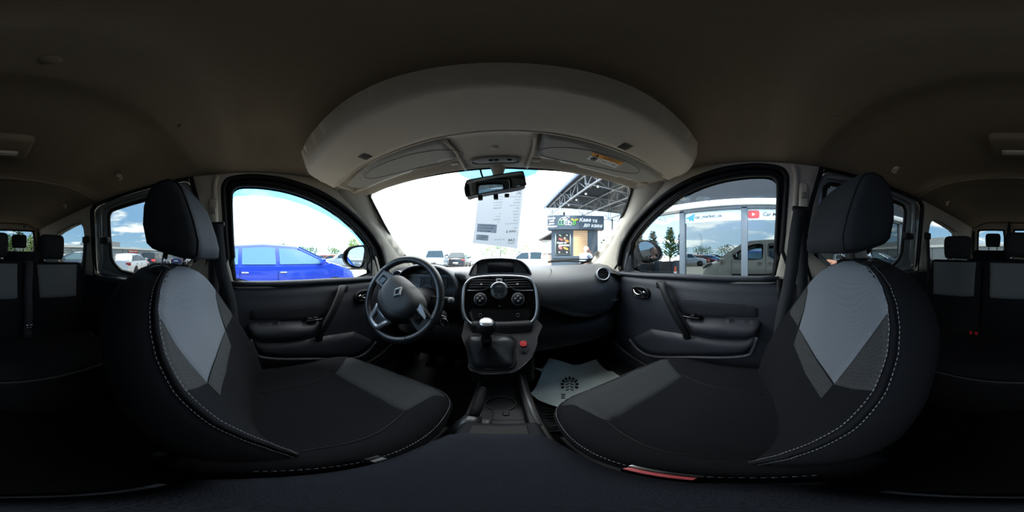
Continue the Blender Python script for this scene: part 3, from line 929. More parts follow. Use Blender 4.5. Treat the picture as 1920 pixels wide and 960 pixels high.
for sgn, oc in ((-1, ((879, 541), (883, 528), (896, 523.5), (928, 523), (928, 541), (905, 543))), (1, ((944, 541), (944, 523), (978, 523.5), (992, 528), (996, 541), (968, 543)))):
    o_ = [stc(a, b) for a, b in oc]
    vt = obj('vent_mouth', plate(o_, lambda u, v: stp(u, v, .0055), (), .2), M_BLK, cs, smooth=False)
    u0, u1 = min(p[0] for p in o_) + .004, max(p[0] for p in o_) - .004
    v0, v1 = min(p[1] for p in o_) + .003, max(p[1] for p in o_) - .003
    for k in range(4):
        v = v0 + (v1 - v0) * (k + .5) / 4
        sl_ = .010 * (k >= 2)
        obj('louvre', tube([stp(u0 + (sl_ if sgn < 0 else 0), v, .008), stp((u0 + u1) / 2, v + .001, .010), stp(u1 - (sl_ if sgn > 0 else 0), v, .008)], 1, prof=[(-.0015, -.006), (.0015, -.006), (.0015, .005), (-.0015, .005)], up=EN), M_DASHD, vt)
    obj('vent_tab', move(rbox(-.005, .005, -.004, .004, -.003, .004, .001, 1), stp((u0 + u1) / 2, v0 + (v1 - v0) * .4, .014)), M_SILV, vt)
# silver lock key plate between vents
kc = stc(936, 530)
kp = obj('key_plate', [stp(kc[0] + a, kc[1] + b, h) for h in (.0055, .009) for a, b in ((-.014, -.02), (.014, -.02), (.014, .02), (-.014, .02))] and prism([(kc[0] - .014, kc[1] - .018), (kc[0] + .014, kc[1] - .018), (kc[0] + .014, kc[1] + .017), (kc[0] - .014, kc[1] + .017)], stp, .004, .009), M_SILV, cs, smooth=False, bevel=.002)
obj('lock_button', prism(ring_pts((kc[0], kc[1] + .002), .0065, .009, 16, 3), stp, .008, .012), M_BLK, kp, smooth=False)
# vents' lower chrome line arching over the clock
al_ = smooth_path([stp(*stc(a, b), .007) for a, b in ((877, 545), (900, 545), (912, 542), (920, 534), (936, 530), (953, 534), (962, 542), (975, 545), (999, 545))], 4)
obj('chrome_line', tube(al_, .0022, 6), M_SILV, cs)
dc = stc(936, 546)
ck = obj('clock_pod', lathe([(.0, .012), (.030, .012), (.0335, .010), (.036, .0)], 32, stp(*dc, .004), EN), mat('clock_grey', (92, 95, 97), .5), cs)
obj('clock_ring', tube([stp(dc[0] + .034 * math.cos(t), dc[1] + .034 * math.sin(t), .017) for t in frange(R(15), R(165), 18)], .0055, 8), M_SILV, ck)
obj('clock_screen', prism([(dc[0] - .022, dc[1] - .008), (dc[0] + .022, dc[1] - .008), (dc[0] + .022, dc[1] + .014), (dc[0] - .022, dc[1] + .014)], stp, .015, .0185), mat('lcd_grey', (38, 42, 44), .3), ck, smooth=False)
for q in (-.012, .012):
    obj('clock_button', prism(ring_pts((dc[0] + q, dc[1] - .018), .007, .004, 14, 2.5), stp, .015, .019), M_BLK, ck, smooth=False)
for kx in (901, 971):
    kc = stc(kx, 561)
    kn = obj('dial', lathe([(.0, .012), (.021, .012), (.0235, .009), (.024, .0)], 28, stp(*kc, .004), EN), M_BLK, cs)
    obj('dial_ring', tube([stp(kc[0] + .0255 * math.cos(t), kc[1] + .0255 * math.sin(t), .008) for t in frange(0, 2 * math.pi, 28)[:-1]], .0016, 6, True), M_SILV, kn)
    for a in range(4):
        t = R(45 + 90 * a) if False else R(90 * a)
        obj('dial_button', move(lathe([(0, .005), (.0045, .004), (.006, 0)], 10, (0, 0, 0), EN), stp(kc[0] + .010 * math.cos(t), kc[1] + .010 * math.sin(t), .0155)), mat('button_grey', (96, 98, 100), .4), kn)
rd = [stc(a, b) for a, b in ((884, 578), (990, 578), (994, 590), (985, 605), (965, 610), (908, 610), (889, 605), (881, 590))]
rdo = obj('radio_front', prism(rd, stp, .003, .0075), mat('radio_black', (16, 16, 17), .35), cs, smooth=False, bevel=.002)
for q in ((901, 591), (971, 591)):
    c = stc(*q)
    obj('radio_knob', tube([stp(c[0] + .007 * math.cos(t), c[1] + .007 * math.sin(t), .010) for t in frange(0, 2 * math.pi, 16)[:-1]], .0011, 5, True), mat('button_grey', (96, 98, 100), .4), rdo)
for q in range(5):
    c = stc(916 + q * 10, 603)
    obj('radio_key', prism([(c[0] - .007, c[1] - .003), (c[0] + .007, c[1] - .003), (c[0] + .007, c[1] + .003), (c[0] - .007, c[1] + .003)], stp, .007, .0095), M_BLK, rdo, smooth=False)
obj('card_slot', prism([stc(a, b) for a, b in ((881, 585), (884, 584), (889, 600), (886, 602))], stp, .006, .0085), mat('slot_grey', (70, 71, 74), .3), cs, smooth=False)
obj('small_mark', prism([stc(a, b) for a, b in ((934, 573), (940, 573), (937, 576))], stp, .004, .0052), M_DASH, cs, smooth=False)

# ---------------------------------------------------------------- display hood on the dash top
dh = thing('display_hood', 'curved hood with dark navigation screen on top of the dashboard', 'screen', (0, .80, -.09))
arch = [aty(a, b, .775) for a, b in ((880, 516), (884, 505), (890, 496), (899, 489), (912, 486), (935, 485), (958, 486), (974, 489), (984, 496), (991, 505), (996, 516))]
arch = smooth_path(arch, 3)
rings = []
for y, sc, dz in ((.0, 1.0, 0), (.012, 1.03, .003), (.06, 1.0, .000), (.14, .86, -.014), (.22, .6, -.045)):
    rings.append([Vec((p.x * sc, .775 + y, (p.z + .09) * (1 if y < .1 else .9 if y < .2 else .5) - .09 + dz * .3)) for p in arch])
obj('hood', loft(rings, closed=False), mat('hood_plastic', (74, 76, 80), .5, bump=(420, .4)), dh, solid=.005)
inn = [Vec((p.x * .93, .795, -.09 + (p.z + .09) * .93)) for p in arch]
obj('screen_recess', prism([(p.x, p.z) for p in inn], lambda x, z, t: (x, .795 + t + (z + .09) * .25, z), 0, .006), mat('hood_inner', (44, 46, 50), .5), dh, smooth=False)
obj('screen', prism([(-.062, -.085), (.067, -.085), (.067, -.030), (-.062, -.030)], lambda x, z, t: (x, .792 + t + (z + .09) * .25, z), 0, .006), mat('screen_glass', (12, 15, 22), .15), dh, smooth=False)
obj('hood_cheek', prism([(-.147, -.092), (-.118, -.092), (-.112, -.035), (-.125, -.045)], lambda x, z, t: (x, .785 + t, z), 0, .006), mat('pale_cheek', (150, 142, 132), .6), dh, smooth=False)

# ---------------------------------------------------------------- instrument binnacle
bn = thing('instrument_binnacle', 'hooded instrument cluster behind the steering wheel', 'instrument cluster', (-.37, .80, -.2))
ba = smooth_path([aty(a, b, .74) for a, b in ((748, 566), (742, 540), (746, 520), (758, 507), (776, 500), (800, 499), (824, 504), (842, 516), (852, 534), (852, 552), (846, 566))], 3)
rings = []
for y, sc, dz in ((.0, 1.0, 0), (.015, 1.035, .005), (.08, 1.02, .0), (.17, .95, -.015), (.28, .8, -.05)):
    cxm = -.39
    rings.append([Vec((cxm + (p.x - cxm) * sc, .74 + y, -.16 + (p.z + .16) * (sc if y else 1) + dz * .5)) for p in ba])
obj('cowl', loft(rings, closed=False), M_DASH, bn, solid=.006)
bi = [Vec((-.39 + (p.x + .39) * .93, .79, -.16 + (p.z + .16) * .93)) for p in ba]
obj('dial_face', prism([(p.x, p.z) for p in bi], lambda x, z, t: (x, .80 + t + (z + .16) * .2, z), 0, .008), mat('dial_black', (14, 14, 16), .4), bn, smooth=False)
for dx, rr in ((-.085, .052), (.075, .046)):
    g = obj('gauge', lathe([(rr, .004), (rr * 1.04, .008), (rr * 1.04, 0)], 28, (-.39 + dx, .797, -.135), (0, -1, .2)), M_DASHD, bn)
    for t in range(9):
        a = R(210 - t * 30)
        obj('tick', move(rbox(-.001, .001, -.001, .001, -.004, .004, .0004, 1), (-.39 + dx + rr * .82 * math.cos(a), .790, -.135 + rr * .82 * math.sin(a)), Matrix.Rotation(-a + R(90), 3, 'Y')), mat('dial_mark', (150, 150, 150), .5), g)
    obj('needle', tube([(-.39 + dx, .788, -.135), (-.39 + dx - rr * .6, .788, -.165)], .0014, 5), mat('needle_red', (200, 60, 40), .5), g)
obj('column_shroud', loft([[Vec((-.385 + w * math.cos(t), y, z + h * math.sin(t))) for t in frange(0, 2 * math.pi, 16)[:-1]] for y, z, w, h in ((.60, -.20, .055, .055), (.68, -.21, .075, .065), (.80, -.24, .08, .075))], cap0=True), M_DASHD, bn)

# stalks and key
sk = thing('column_stalk', 'black and grey wiper stalk right of the steering column', 'stalk', (-.26, .68, -.17))
p0, p1 = Vec((-.33, .70, -.19)), aty(843, 562, .64)
obj('arm', tube([p0, p0.lerp(p1, .6), p1], [.007, .009, .011], 10), M_BLK, sk)
obj('knob', tube([p1, p1 + (p1 - p0).normalized() * .018], .012, 10), mat('stalk_ring', (120, 120, 122), .4), sk)
sk2 = thing('column_stalk', 'black indicator stalk left of the steering column', 'stalk', (-.5, .68, -.17))
obj('arm', tube([(-.44, .70, -.19), (-.50, .67, -.18), (-.535, .65, -.175)], [.007, .009, .010], 10), M_BLK, sk2)
ky = thing('ignition_key', 'car key with fob and ring in the ignition', 'key', (-.25, .62, -.3))
kp_ = aty(829, 600, .60)
obj('lock_barrel', lathe([(.0, .01), (.018, .01), (.021, .0), (.021, -.04)], 18, aty(826, 592, .63), (.2, -.9, .2)), M_DASHD, ky)
obj('fob', move(rbox(-.016, .016, -.006, .006, -.030, .022, .005), kp_, Matrix.Rotation(R(18), 3, 'Y')), mat('key_fob', (60, 60, 62), .4), ky)
obj('ring', tube([kp_ + Vec((.012 + .016 * math.cos(t), -.01, -.004 + .016 * math.sin(t))) for t in frange(0, 2 * math.pi, 18)[:-1]], .0014, 6, True), M_CHR, ky)

# ================================================================ steering wheel
SW_C = Vec((-.383, .535, -.168))
wn_ = Vec((0, -.905, .425)).normalized()
wu = Vec((0, .425, .905)).normalized()
wr = Vec((1, 0, 0))
TURN = R(-33)                                             # clockwise turn as the driver sees it
sw = thing('steering_wheel', 'black leather three spoke steering wheel with silver inserts, turned slightly', 'steering wheel', SW_C)
def swp(a, b, h=0, turn=True):
    if turn:
        a, b = a * math.cos(TURN) - b * math.sin(TURN), a * math.sin(TURN) + b * math.cos(TURN)
    return SW_C + wr * a + wu * b + wn_ * h
SWR = .178
N = 72
rim = []
for i in range(N):
    t = 2 * math.pi * i / N
    fl_ = 1 - .05 * max(0, -math.sin(t)) ** 6             # slightly flat foot
    rim.append((SWR * math.cos(t) * (1), SWR * math.sin(t) * fl_))
obj('rim', tube([swp(a, b) for a, b in rim], 1, prof=[(.0165 * math.cos(t), .0145 * math.sin(t)) for t in frange(0, 2 * math.pi, 12)[:-1]], up=wn_, closed=True), M_LEA, sw)
for t in (38, 142, 262, 330):
    c = R(t)
    p = Vec((SWR * math.cos(c), SWR * math.sin(c)))
    d = Vec((math.cos(c), math.sin(c)))
    obj('rim_seam', tube([swp(p.x + d.x * .0168 * math.cos(q), p.y + d.y * .0168 * math.cos(q), .0148 * math.sin(q)) for q in frange(0, 2 * math.pi, 14)[:-1]], .0011, 5, True), M_BLK, sw)
# airbag pad
pad = [(-.105, .028), (-.092, .052), (-.06, .066), (0, .071), (.06, .066), (.092, .052), (.105, .028), (.100, -.02), (.080, -.055), (.05, -.085), (0, -.095), (-.05, -.085), (-.080, -.055), (-.100, -.02)]
padc = [(p.x, p.y) for p in smooth_path([(a * 1.12, b * 1.12, 0) for a, b in pad], 3, True)]
obj('airbag_pad', pillow(padc, lambda a, b, h: swp(a, b, .0 + h), .036, .05, .012, .02), mat('pad_grey', (52, 53, 55), .55, bump=(500, .3)), sw)
obj('pad_lower', pillow([(a * 1.0, b) for a, b in padc if b < -.012] + [(.07, -.018), (0, -.03), (-.07, -.018)], lambda a, b, h: swp(a, b, .012 + h), .026, .04, .012, .01), M_BLK, sw)
# diamond emblem
em = []
for k in (1.0, .52):
    em.append([(0, .027 * k), (.0195 * k, 0), (0, -.027 * k), (-.0195 * k, 0)])
ev = []
for a, b in em[0] + em[1]:
    ev.append(swp(a, b + .022, .040))
ev2 = [p + wn_ * -.006 for p in ev[:4]]
mids = [swp((em[0][i][0] + em[1][i][0]) / 2, (em[0][i][1] + em[1][i][1]) / 2 + .022, .0445) for i in range(4)]
V_ = ev + ev2 + mids
F_ = []
for i in range(4):
    j = (i + 1) % 4
    F_ += [(i, j, 12 + j, 12 + i), (12 + i, 12 + j, 4 + j, 4 + i), (i, 8 + i, 8 + j, j)]
obj('diamond_emblem', (V_, F_), mat('emblem_silver', (235, 238, 242), .3, .0), sw, smooth=False)
# spokes
def slab(o, h0, h1, m, nm, parent, bev=.003):
    return obj(nm, prism(o, swp, h0, h1), m, parent, smooth=False, bevel=bev)
for s in (-1, 1):
    spk = slab([(s * .085, .050), (s * .135, .040), (s * .172, .034), (s * .174, -.030), (s * .135, -.034), (s * .088, -.022)][::s], -.012, .010, M_LEA, 'spoke', sw, .006)
    slab([(s * .104, .020), (s * .140, .016), (s * .142, -.016), (s * .108, -.014)][::s], .008, .017, M_BLK, 'button_pad', spk, .003)
    slab([(s * .110, .014), (s * .134, .011), (s * .135, -.001), (s * .111, .001)][::s], .016, .020, M_GLOSS, 'button', spk, .002)
    slab([(s * .111, -.002), (s * .135, -.004), (s * .136, -.012), (s * .113, -.010)][::s], .016, .020, M_GLOSS, 'button', spk, .002)
    if s > 0: slab([(s * .100, .048), (s * .126, .041), (s * .150, .030), (s * .152, .022), (s * .128, .021), (s * .104, .026)][::s], .008, .018, M_SILV, 'silver_accent', spk, .003)
lower = [(-.058, -.085), (.058, -.085), (.040, -.120), (.036, -.168), (-.036, -.168), (-.040, -.120)]
sp3 = slab(lower, -.012, .006, M_LEA, 'spoke', sw, .006)
uo = smooth_path([(-.050, -.088, 0), (-.040, -.120, 0), (-.033, -.148, 0), (-.018, -.158, 0), (.018, -.158, 0), (.033, -.148, 0), (.040, -.120, 0), (.050, -.088, 0), (.02, -.100, 0), (-.02, -.100, 0)], 4, True)
obj('silver_insert', tube([swp(p.x, p.y, .010) for p in uo], 1, prof=[(-.012, -.004), (.012, -.004), (.010, .007), (-.010, .007)], up=wn_, closed=True), M_SILV, sw)
obj('hub', lathe([(.06, .0), (.055, -.05), (.045, -.12)], 20, SW_C, wn_), M_BLK, sw)

# ================================================================ gear console
GC_N, GC_C = (0, 1, -1), .64 + .30                        # 45 degree slope: y - z = .94
EG2 = Vec((0, .7071, .7071)); EGN = Vec((0, -.7071, .7071))
GO = on(935, 660, GC_N, GC_C)
def gcx(a, b):
    p = on(a, b, GC_N, GC_C) - GO
    return (p.x, p.dot(EG2))
def gp(u, v, h=0):
    return GO + E1 * u + EG2 * v + EGN * h
gc = thing('gear_console', 'grey gear lever console under the central stack', 'console', (0, .56, -.5))
go = [gcx(a, b) for a, b in ((872, 604), (1006, 596), (1008, 632), (1002, 655), (988, 680), (962, 697), (920, 702), (890, 697), (879, 688), (876, 660))]
goc = [(p.x, p.y) for p in smooth_path([(u, v, 0) for u, v in go], 2, True)]
obj('plinth', prism(goc, gp, -.20, .0), mat('console_plastic', (42, 43, 46), .5, bump=(420, .4)), gc, smooth=False, bevel=.008)
obj('plinth_back', rbox(-.12, .13, .62, .80, -.62, -.27, .02), M_DASHD, gc)
bo = [gcx(a, b) for a, b in ((880, 630), (959, 630), (963, 662), (962, 688), (925, 693), (888, 690), (881, 672))]
boot = [(p.x, p.y) for p in smooth_path([(u, v, 0) for u, v in bo], 3, True)]
obj('boot_frame', tube([gp(u, v, .003) for u, v in boot], .0045, 6, True), M_BLK, gc)
top = gcx(914, 648)
rings = []
for h, k in ((.0, 1.0), (.012, .90), (.020, .70), (.032, .46), (.046, .30), (.060, .20)):
    rings.append([gp(top[0] + (u - top[0]) * k * (1 + .10 * math.sin(i * 1.3 + h * 90) * (h > 0)), top[1] + (v - top[1]) * k * (1 + .10 * math.cos(i * 1.7 + h * 70) * (h > 0)), h) for i, (u, v) in enumerate(boot)])
obj('leather_boot', loft(rings), M_LEA, gc)
gl_ = gc
b0 = gp(top[0], top[1], .05)
kt = aty(912, 605, b0.y - .03)
axis = (kt - b0).normalized()
obj('gear_lever', tube([b0, b0.lerp(kt, .5)], .008, 10), M_CHR, gl_)
L_ = (kt - b0).length
kb_ = obj('gear_knob', lathe([(.015, L_ * .26), (.0165, L_ * .36), (.016, L_ * .44), (.024, L_ * .60), (.0315, L_ * .78), (.031, L_ * .92), (.023, L_ * 1.04)], 24, b0, axis), mat('knob_leather', (26, 27, 29), .6, spec=.3), gl_)
obj('knob_cap', lathe([(.0235, L_ * 1.035), (.020, L_ * 1.075), (.011, L_ * 1.105), (.0, L_ * 1.11)], 24, b0, axis), M_SILV, kb_)
obj('collar', lathe([(.017, L_ * .12), (.020, L_ * .2), (.015, L_ * .30), (.011, L_ * .32)], 18, b0, axis), M_GLOSS, gl_)
# hazard button
hc = gcx(981, 645); lk = gcx(981, 657)
hz_ = obj('hazard_switch', prism(ring_pts(((hc[0] + lk[0]) / 2, (hc[1] + lk[1]) / 2 - .001), .016, .026, 28, 2.6), gp, -.004, .004), M_DASHD, gc, smooth=False, bevel=.002)
rb = obj('red_button', prism(ring_pts(hc, .013, .0125, 22, 2.2), gp, .002, .009), mat('hazard_red', (205, 62, 66), .35), hz_, smooth=False, bevel=.002)
obj('triangle', tube([gp(hc[0] + .006 * math.cos(R(90 + 120 * i)), hc[1] + .006 * math.sin(R(90 + 120 * i)), .0095) for i in range(3)], .0007, 4, True), mat('white_mark', (235, 225, 225), .5), hz_)
obj('lock_button', prism(ring_pts(lk, .008, .008, 18, 2.2), gp, .002, .008), M_BLK, hz_, smooth=False, bevel=.0015)

# ================================================================ low console, handbrake
lc_ = thing('low_console', 'low black floor console with cup holder, coin tray and padded blue grey armrest', 'console', (.0, .4, -.80))
obj('tunnel_box', rbox(-.085, .095, .20, .66, -.80, -.60, .02), M_BLK, lc_)
obj('side_rail', tube([(.072, .64, -.555), (.076, .45, -.555), (.080, .32, -.555)], .006, 8), mat('rail_grey', (92, 93, 96), .35), lc_)
obj('side_rail', tube([(.062, .64, -.565), (.064, .45, -.565), (.066, .32, -.565)], .005, 8), M_BLK, lc_)
obj('wall', rbox(.060, .092, .22, .66, -.66, -.556, .006), M_BLK, lc_)
obj('wall', rbox(-.088, -.060, .22, .60, -.66, -.58, .006), M_BLK, lc_)
obj('cup_holder', lathe([(.040, .0), (.043, .006), (.046, .0), (.042, -.05), (.0, -.05)], 28, (.0, .47, -.596)), M_DASHD, lc_)
tr = obj('tray_lid', rbox(-.055, .058, .335, .425, -.602, -.585, .004), mat('tray_grey', (42, 43, 46), .6, spec=.3), lc_)
obj('lid_seam', rbox(-.020, -.0175, .336, .424, -.590, -.5835, .0005, 1), M_BLK, tr)
obj('lid_seam', rbox(-.018, .057, .369, .3715, -.590, -.5835, .0005, 1), M_BLK, tr)
obj('coin_cover', rbox(-.046, -.022, .345, .37, -.588, -.577, .005), mat('coin_grey', (82, 83, 86), .45), tr)
obj('latch', rbox(.005, .022, .392, .412, -.587, -.580, .003), M_BLK, tr)
obj('rear_bin', rbox(-.072, .078, .205, .315, -.60, -.515, .012), mat('bin_plastic', (24, 25, 31), .7, spec=.2), lc_)
obj('bin_mouth', rbox(-.050, .052, .245, .300, -.517, -.512, .002), M_RUB, lc_)
hb = thing('handbrake', 'black handbrake lever with a silver button tip beside the driver seat', 'handbrake', (-.075, .3, -.6))
h0, h1, h2 = Vec((-.076, .26, -.60)), atz(888, 780, -.52), atz(906, 728, -.50)
obj('gaiter', tube([h0, h0.lerp(h1, .7), h1], [.030, .028, .020], 12), M_LEA, hb)
obj('grip', tube([h1, h1.lerp(h2, .3), h1.lerp(h2, .8), h2], [.012, .0145, .0135, .011], 12), mat('grip_black', (20, 20, 22), .75, spec=.2), hb)
obj('button', tube([h2, h2 + (h2 - h1).normalized() * .008], .006, 8), M_CHR, hb)
# pedals
for nm, x, w in (('clutch_pedal', -.47, .035), ('brake_pedal', -.36, .035), ('accelerator_pedal', -.25, .024)):
    pd = thing(nm, 'black ' + nm.replace('_', ' ') + ' in the dark driver footwell', 'pedal', (x, .93, -.80))
    obj('pad', move(rbox(-w, w, -.008, .008, -.03, .03, .004), (x, .90, -.72), Matrix.Rotation(R(-25), 3, 'X')), M_RUB, pd)
    obj('arm', tube([(x, .91, -.72), (x, .98, -.66), (x, 1.04, -.50)], .008, 6), M_BLK, pd)
# ================================================================ rear view mirror, cable, price sheet
rm = thing('rear_view_mirror', 'wide rear view mirror in a dark frame on a beige stem', 'mirror', (0, .545, .235))
mo = [aty(a, b, .545) for a, b in ((867, 348), (873, 335), (890, 332.5), (935, 330), (972, 328.5), (980, 332), (984, 347), (982, 353), (960, 355.5), (930, 358), (885, 362), (870, 362.5))]
mo2 = [(p.x, p.z) for p in smooth_path([(p.x, p.z, 0) for p in mo], 3, True)] if False else [(q.x, q.y) for q in smooth_path([(p.x, p.z, 0) for p in mo], 2, True)]
tilt = lambda x, z, t: (x, .545 + t - .26 * (x - .0) - .22 * (z - .25), z)
obj('frame', prism(mo2, tilt, .0, .028), M_DASHD, rm, smooth=False, bevel=.004)
cxm, czm = sum(p[0] for p in mo2) / len(mo2), sum(p[1] for p in mo2) / len(mo2)
obj('mirror_glass', plate([(cxm + (x - cxm) * .955, czm + (z - czm) * .88) for x, z in mo2], lambda x, z: tilt(x, z, -.0012), (), .3), mirrormat('mirror_silver', (190, 205, 214)), rm, smooth=False)
obj('stem', loft([[Vec((.006 + w * math.cos(t), y + w * .7 * math.sin(t), z)) for t in frange(0, 2 * math.pi, 14)[:-1]] for z, y, w in ((.325, .535, .026), (.305, .545, .019), (.285, .555, .018), (.270, .565, .024))]), M_SHELF, rm)
for x in (-.058, -.004, .034):
    obj('clip', rbox(x - .008, x + .008, .553, .570, .205 + (.008 if x > 0 else 0), .224, .003), M_BLK, rm)
cb = obj('mirror_cable', tube(smooth_path([(-.052, .535, .318), (-.050, .556, .305), (-.043, .565, .290), (-.036, .568, .278), (-.020, .570, .280), (-.010, .568, .276)], 4), .0035, 8), M_BLK)
tag(cb, 'short black cable running from the roof to the mirror stem', 'cable')
ps = thing('price_sheet', 'white printed price sheet hanging behind the rear view mirror', 'paper sheet', (.0, .62, .03))
PY = .625
q = [aty(a, b, PY) for a, b in ((898, 352), (983, 348), (970, 466), (886, 456))]
A_, B_, C_, D_ = q
pap = bpy.data.materials.new('printed_paper')
pap.use_nodes = True
t_ = pap.node_tree
t_.nodes.clear()
o_ = t_.nodes.new('ShaderNodeOutputMaterial'); ms = t_.nodes.new('ShaderNodeMixShader'); df = t_.nodes.new('ShaderNodeBsdfDiffuse'); tl = t_.nodes.new('ShaderNodeBsdfTranslucent')
df.inputs[0].default_value = (.78, .80, .83, 1); tl.inputs[0].default_value = (.62, .68, .76, 1); ms.inputs[0].default_value = .5
t_.links.new(df.outputs[0], ms.inputs[1]); t_.links.new(tl.outputs[0], ms.inputs[2]); t_.links.new(ms.outputs[0], o_.inputs[0])
PAPG = pap.copy(); PAPG.name = 'printed_panel'
for n_q in PAPG.node_tree.nodes:
    if n_q.type == 'BSDF_TRANSLUCENT': n_q.inputs[0].default_value = (.52, .60, .68, 1)
    if n_q.type == 'BSDF_DIFFUSE': n_q.inputs[0].default_value = (.5, .55, .6, 1)
def pp(u, v, h=0):
    p = A_.lerp(B_, u).lerp(D_.lerp(C_, u), v)
    return p + Vec((0, -h + .006 * math.sin(v * 3.1), 0))
obj('sheet', grid(lambda u, v: pp(u, v), frange(0, 1, 8), frange(0, 1, 10)), pap, ps)
ink = mat('show_through_ink', (92, 100, 112), .8)  # greys imitate the outer print darkening the backlit sheet
ink2 = mat('pale_ink', (150, 160, 172), .8)
ex = (B_ - A_).normalized() * -1
ey = (A_ - D_).normalized()
def pt(s, size, u, v, m=ink, align='LEFT', w=.0):
    vv, ff = text_mesh(s, size, align, 0, w)
    org = pp(u, v, .0012)
    obj('print', ([org + ex * p.x + ey * p.y for p in vv], ff), m, ps, smooth=False)
pt('Renault Kangoo', .013, .95, .085, w=.0002)
pt('(PL)', .0115, .95, .135, w=.0002)
wl_ = ['Рік випуску', 'Пробіг', 'Двигун', 'Тип палива', 'КПП', 'Привід', 'Кузов', 'Колір', 'Стан', 'Комплектація']
wr_ = ['2018', '200 тис', 'Дизель 1.5', 'Механіка', 'Передній', '-', '5', 'Сірий', 'Добрий', 'так']
for i, (a, b) in enumerate(zip(wl_, wr_)):
    v = .19 + i * .048
    pt(a, .0072, .95, v, ink2 if i % 2 else ink)
    pt(b, .0072, .56, v, ink2 if i % 2 else ink)
pt('Ціна', .0072, .95, .69, ink2)
pt('16900 $', .0125, .95, .745, w=.0002)
pt('CAR', .014, .93, .88, w=.0003)
pt('MARKET', .0075, .93, .925)
pt('067 739 90 90', .0068, .70, .885)
for (u0, u1, v0, v1) in ((.06, .50, .66, .80), (.07, .34, .845, .935)):
    obj('print_block', ([pp(a, b, .001) for a, b in ((u0, v0), (u1, v0), (u1, v1), (u0, v1))], [(0, 1, 2, 3)]), PAPG, ps, smooth=False)
    for k in range(3):
        v = v0 + (v1 - v0) * (k + .5) / 3
        obj('print', tube([pp(u0 + .03, v, .0016), pp(u1 - .05 * k - .03, v, .0016)], .0012, 4), mat('print_white', (215, 225, 232), .8), ps)
# ================================================================ door mirrors (outside)
for s in (-1, 1):
    lab = 'door mirror with dark housing outside the driver window' if s < 0 else 'door mirror with dark housing outside the passenger window'
    mm = thing('door_mirror', lab, 'mirror', (s * .92, .70, -.1), group='door mirrors')
    y0 = .70
    if s < 0:
        oc = ((642, 485), (645, 472), (655, 463), (672, 459.5), (686, 460), (692, 466), (691, 482), (687, 497), (675, 504), (660, 503), (648, 496))
        gcn = ((648, 484), (651, 472), (660, 466), (675, 463), (683, 464), (684, 474), (681, 492), (676, 500), (662, 498), (652, 493))
    else:
        oc = ((1190, 458), (1196, 451), (1212, 450), (1228, 455), (1239, 466), (1242, 478), (1238, 487), (1225, 493), (1208, 494), (1199, 488), (1192, 474))
        gcn = ((1196, 459), (1203, 454), (1214, 453), (1226, 458), (1235, 467), (1238, 478), (1234, 485), (1222, 490), (1211, 490), (1205, 484), (1199, 472))
    po = [(p.x, p.y) for p in smooth_path([(aty(a, b, y0).x, aty(a, b, y0).z, 0) for a, b in oc], 2, True)]
    pg = [(p.x, p.y) for p in smooth_path([(aty(a, b, y0).x, aty(a, b, y0).z, 0) for a, b in gcn], 2, True)]
    cx_, cz_ = sum(p[0] for p in po) / len(po), sum(p[1] for p in po) / len(po)
    rings = [[Vec((cx_ + (x - cx_) * k, y0 + d, cz_ + (z - cz_) * k)) for x, z in po] for d, k in ((.004, .93), (-.006, .97), (.0, 1.0), (.03, 1.02), (.07, .95), (.10, .75), (.115, .4))]
    obj('housing', loft(rings, cap1=True), M_BLK, mm)
    obj('glass', plate(pg, lambda x, z: (x, y0 + .001 + s * (x - cx_) * -.10 * -1 + (z - cz_) * .05, z), (), .3), mirrormat('door_mirror_silver', (215, 222, 226)), mm, smooth=False)
    obj('foot', loft([[Vec((s * x, y + w * math.cos(t), z + h * math.sin(t))) for t in frange(0, 2 * math.pi, 12)[:-1]] for x, y, z, w, h in ((.715, .735, -.055, .05, .045), (.76, .735, -.05, .045, .040), (.82, .74, -.045, .03, .035))]), M_BLK, mm)
# ================================================================ front seats
YB = [(-.56, .068), (-.50, .062), (-.43, .048), (-.36, .028), (-.29, -.004), (-.23, -.038), (-.155, -.084), (-.10, -.117), (-.06, -.140), (-.035, -.158), (-.018, -.178), (-.012, -.19)]
WB = [(-.56, .19), (-.48, .208), (-.38, .222), (-.26, .226), (-.19, .222), (-.14, .211), (-.108, .196), (-.08, .175), (-.057, .147), (-.039, .110), (-.026, .068), (-.017, .03), (-.012, .012)]
TB = [(-.56, .17), (-.3, .175), (-.14, .15), (-.06, .115), (-.025, .08), (-.012, .045)]
def seat_yF(u, z):
    w = lerp(WB, z)
    k = min(1, abs(u) / w) if w > 0 else 1
    rec = .048 * sstep(-.03, -.18, z) + .006
    return lerp(YB, z) - rec * (1 - k ** 2.6) - (.03 * (k - .9) / .1 * .25 if k > .9 else 0)
def seat_ring(z):
    w = lerp(WB, z)
    yb, t = lerp(YB, z), lerp(TB, z)
    r = []
    for i in range(45):
        u = -w + 2 * w * i / 44
        r.append((u, seat_yF(u, z), z))
    bk = yb - t
    for u, y in ((w + .010 * (w > .1), yb - t * .18), (w + .016 * (w > .1), yb - t * .45), (w + .008 * (w > .1), yb - t * .78), (w * .93, bk + t * .03), (w * .7, bk - .012), (0, bk - .018), (-w * .7, bk - .012), (-w * .93, bk + t * .03), (-w - .008 * (w > .1), yb - t * .78), (-w - .016 * (w > .1), yb - t * .45), (-w - .010 * (w > .1), yb - t * .18)):
        r.append((u, y, z))
    return r
def edge_path(side, z0, z1, n, k=1.0, back=0.0):
    out = []
    for z in frange(z0, z1, n):
        w = lerp(WB, z)
        out.append(Vec((side * w * k, seat_yF(side * w * k, z) + .0012 - back, z)))
    return out
